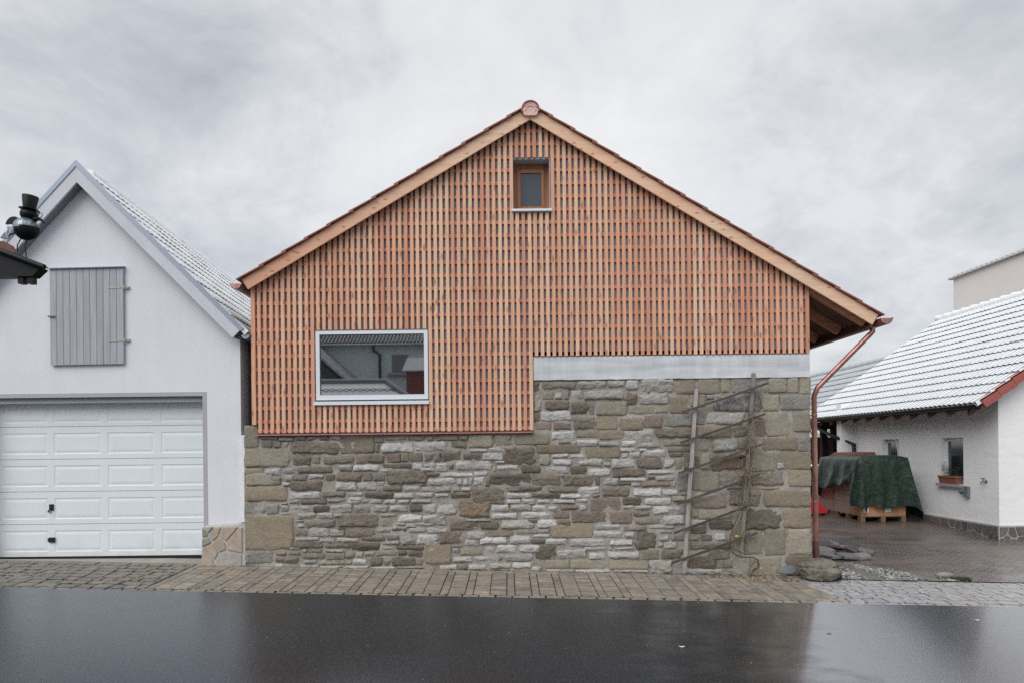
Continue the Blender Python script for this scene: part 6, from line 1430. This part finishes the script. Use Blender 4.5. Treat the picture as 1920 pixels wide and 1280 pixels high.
yr = -3.6; a, b, c_ = mir(602, 717, yr), mir(722, 711, yr), mir(760, 742, yr); zrg = a.z
m_ = MB(); rx0, rx1 = a.x - 4, b.x
vsn = [(rx0, yr, zrg), (rx1, yr, zrg), (rx1 + 1.9, yr + 1.9, zrg - 1.25), (rx0, yr + 1.9, zrg - 1.25), (rx1 + 1.9, yr - 1.9, zrg - 1.25), (rx0, yr - 1.9, zrg - 1.25)]
m_.add(vsn + [(x, y, z - .08) for x, y, z in vsn], [(0,1,2,3), (1,4,2), (0,5,4,1), (6,7,8,9), (7,10,8), (6,11,10,7), (3,2,8,9), (2,4,10,8), (4,5,11,10)]); m_.build('roof', SNOW, ls)
m_ = MB(); m_.tube([(rx0, yr, zrg + .02), (rx1, yr, zrg + .02), (rx1 + .12, yr + .1, zrg - .04), (rx1 + 1.85, yr + 1.85, zrg - 1.2)], .10, 10); m_.build('ridge_tile', speckled('grey_ridge', A(96, 100, 108), 0.5), ls)
m_ = MB(); zq = zrg - .32
for sg in (1, -1): m_.tube([(rx0 + .055 * i, yr + .53, zq + .03 + sg * .035 * math.sin(i * math.pi / 4)) for i in range(int((rx1 + .5 - rx0) / .055))], .014, 5)
tag(m_.build('tile_edges', TDARK, ls), kind='stuff')
m_ = MB(); m_.box((rx0 + .2, yr - 1.5, -.8), (rx1 + 1.4, yr + 1.5, zrg - 1.27)); m_.build('wall', OPP, ls)
sh = thing('shed', (-3.2, -7, -0.1), 'brown boarded shed with a snowy corrugated roof, reflected in the wide window', 'shed')
a, b = mir(762, 735, -6.5), mir(812, 693, -6.5); m_ = MB(); m_.box((a.x, -8.2, -.8), (b.x + .6, -6.5, b.z)); m_.build('wall', speckled('ox_brown_boards', A(92, 50, 44), 0.8, 0.15), sh)
m_ = MB(); c_ = mir(754, 694, -6.3); d_ = mir(760, 671, -7.6); n = 26
xs_ = [c_.x + (b.x + .8 - c_.x) * i / (n * 2) for i in range(2 * n + 1)]
top_ = [(x, -6.3, c_.z + (.03 if i % 2 else 0)) for i, x in enumerate(xs_)] + [(x, -7.6, d_.z + (.03 if i % 2 else 0)) for i, x in enumerate(xs_)]; k = len(xs_)
m_.add(top_ + [(x, y, z - .03) for x, y, z in top_], [(i, i+1, k+i+1, k+i) for i in range(k-1)] + [(2*k+i, 2*k+i+1, i+1, i) for i in range(k-1)], 0); m_.build('roof', SNOW2, sh)
lg = thing('gable_shed', (-9, -6, -0.1), 'dark gabled shed with patchy snow, reflected at the left of the wide window', 'shed')
yq = -6.0; a, b, c_ = mir(602, 668, yq), mir(652, 711, yq), mir(602, 712, yq)
m_ = MB(); sl2 = (b.z - a.z) / (b.x - a.x); e_ = Vector((a.x - 1.2, yq, a.z - sl2 * 1.2))
m_.prism([(e_.x, e_.z), (b.x, b.z), (b.x, b.z - .1), (e_.x, e_.z - .13)], yq, yq - 4); m_.prism([(e_.x, e_.z), (e_.x - 3, e_.z + sl2 * 3), (e_.x - 3, e_.z + sl2 * 3 - .1), (e_.x, e_.z - .13)], yq, yq - 4); m_.build('roof', speckled('patchy_snow_roof', (0.30, 0.31, 0.34), 0.7, 0.5, 5, 20), lg)
m_ = MB(); m_.prism([(e_.x, e_.z - .14), (b.x - .3, b.z + .0), (b.x - .3, -.8), (e_.x - 2.7, -.8), (e_.x - 2.7, e_.z + sl2 * 2.7 - .14)], yq - .3, yq - 3.8); m_.build('wall', speckled('dark_boards', A(60, 58, 58), 0.9), lg)
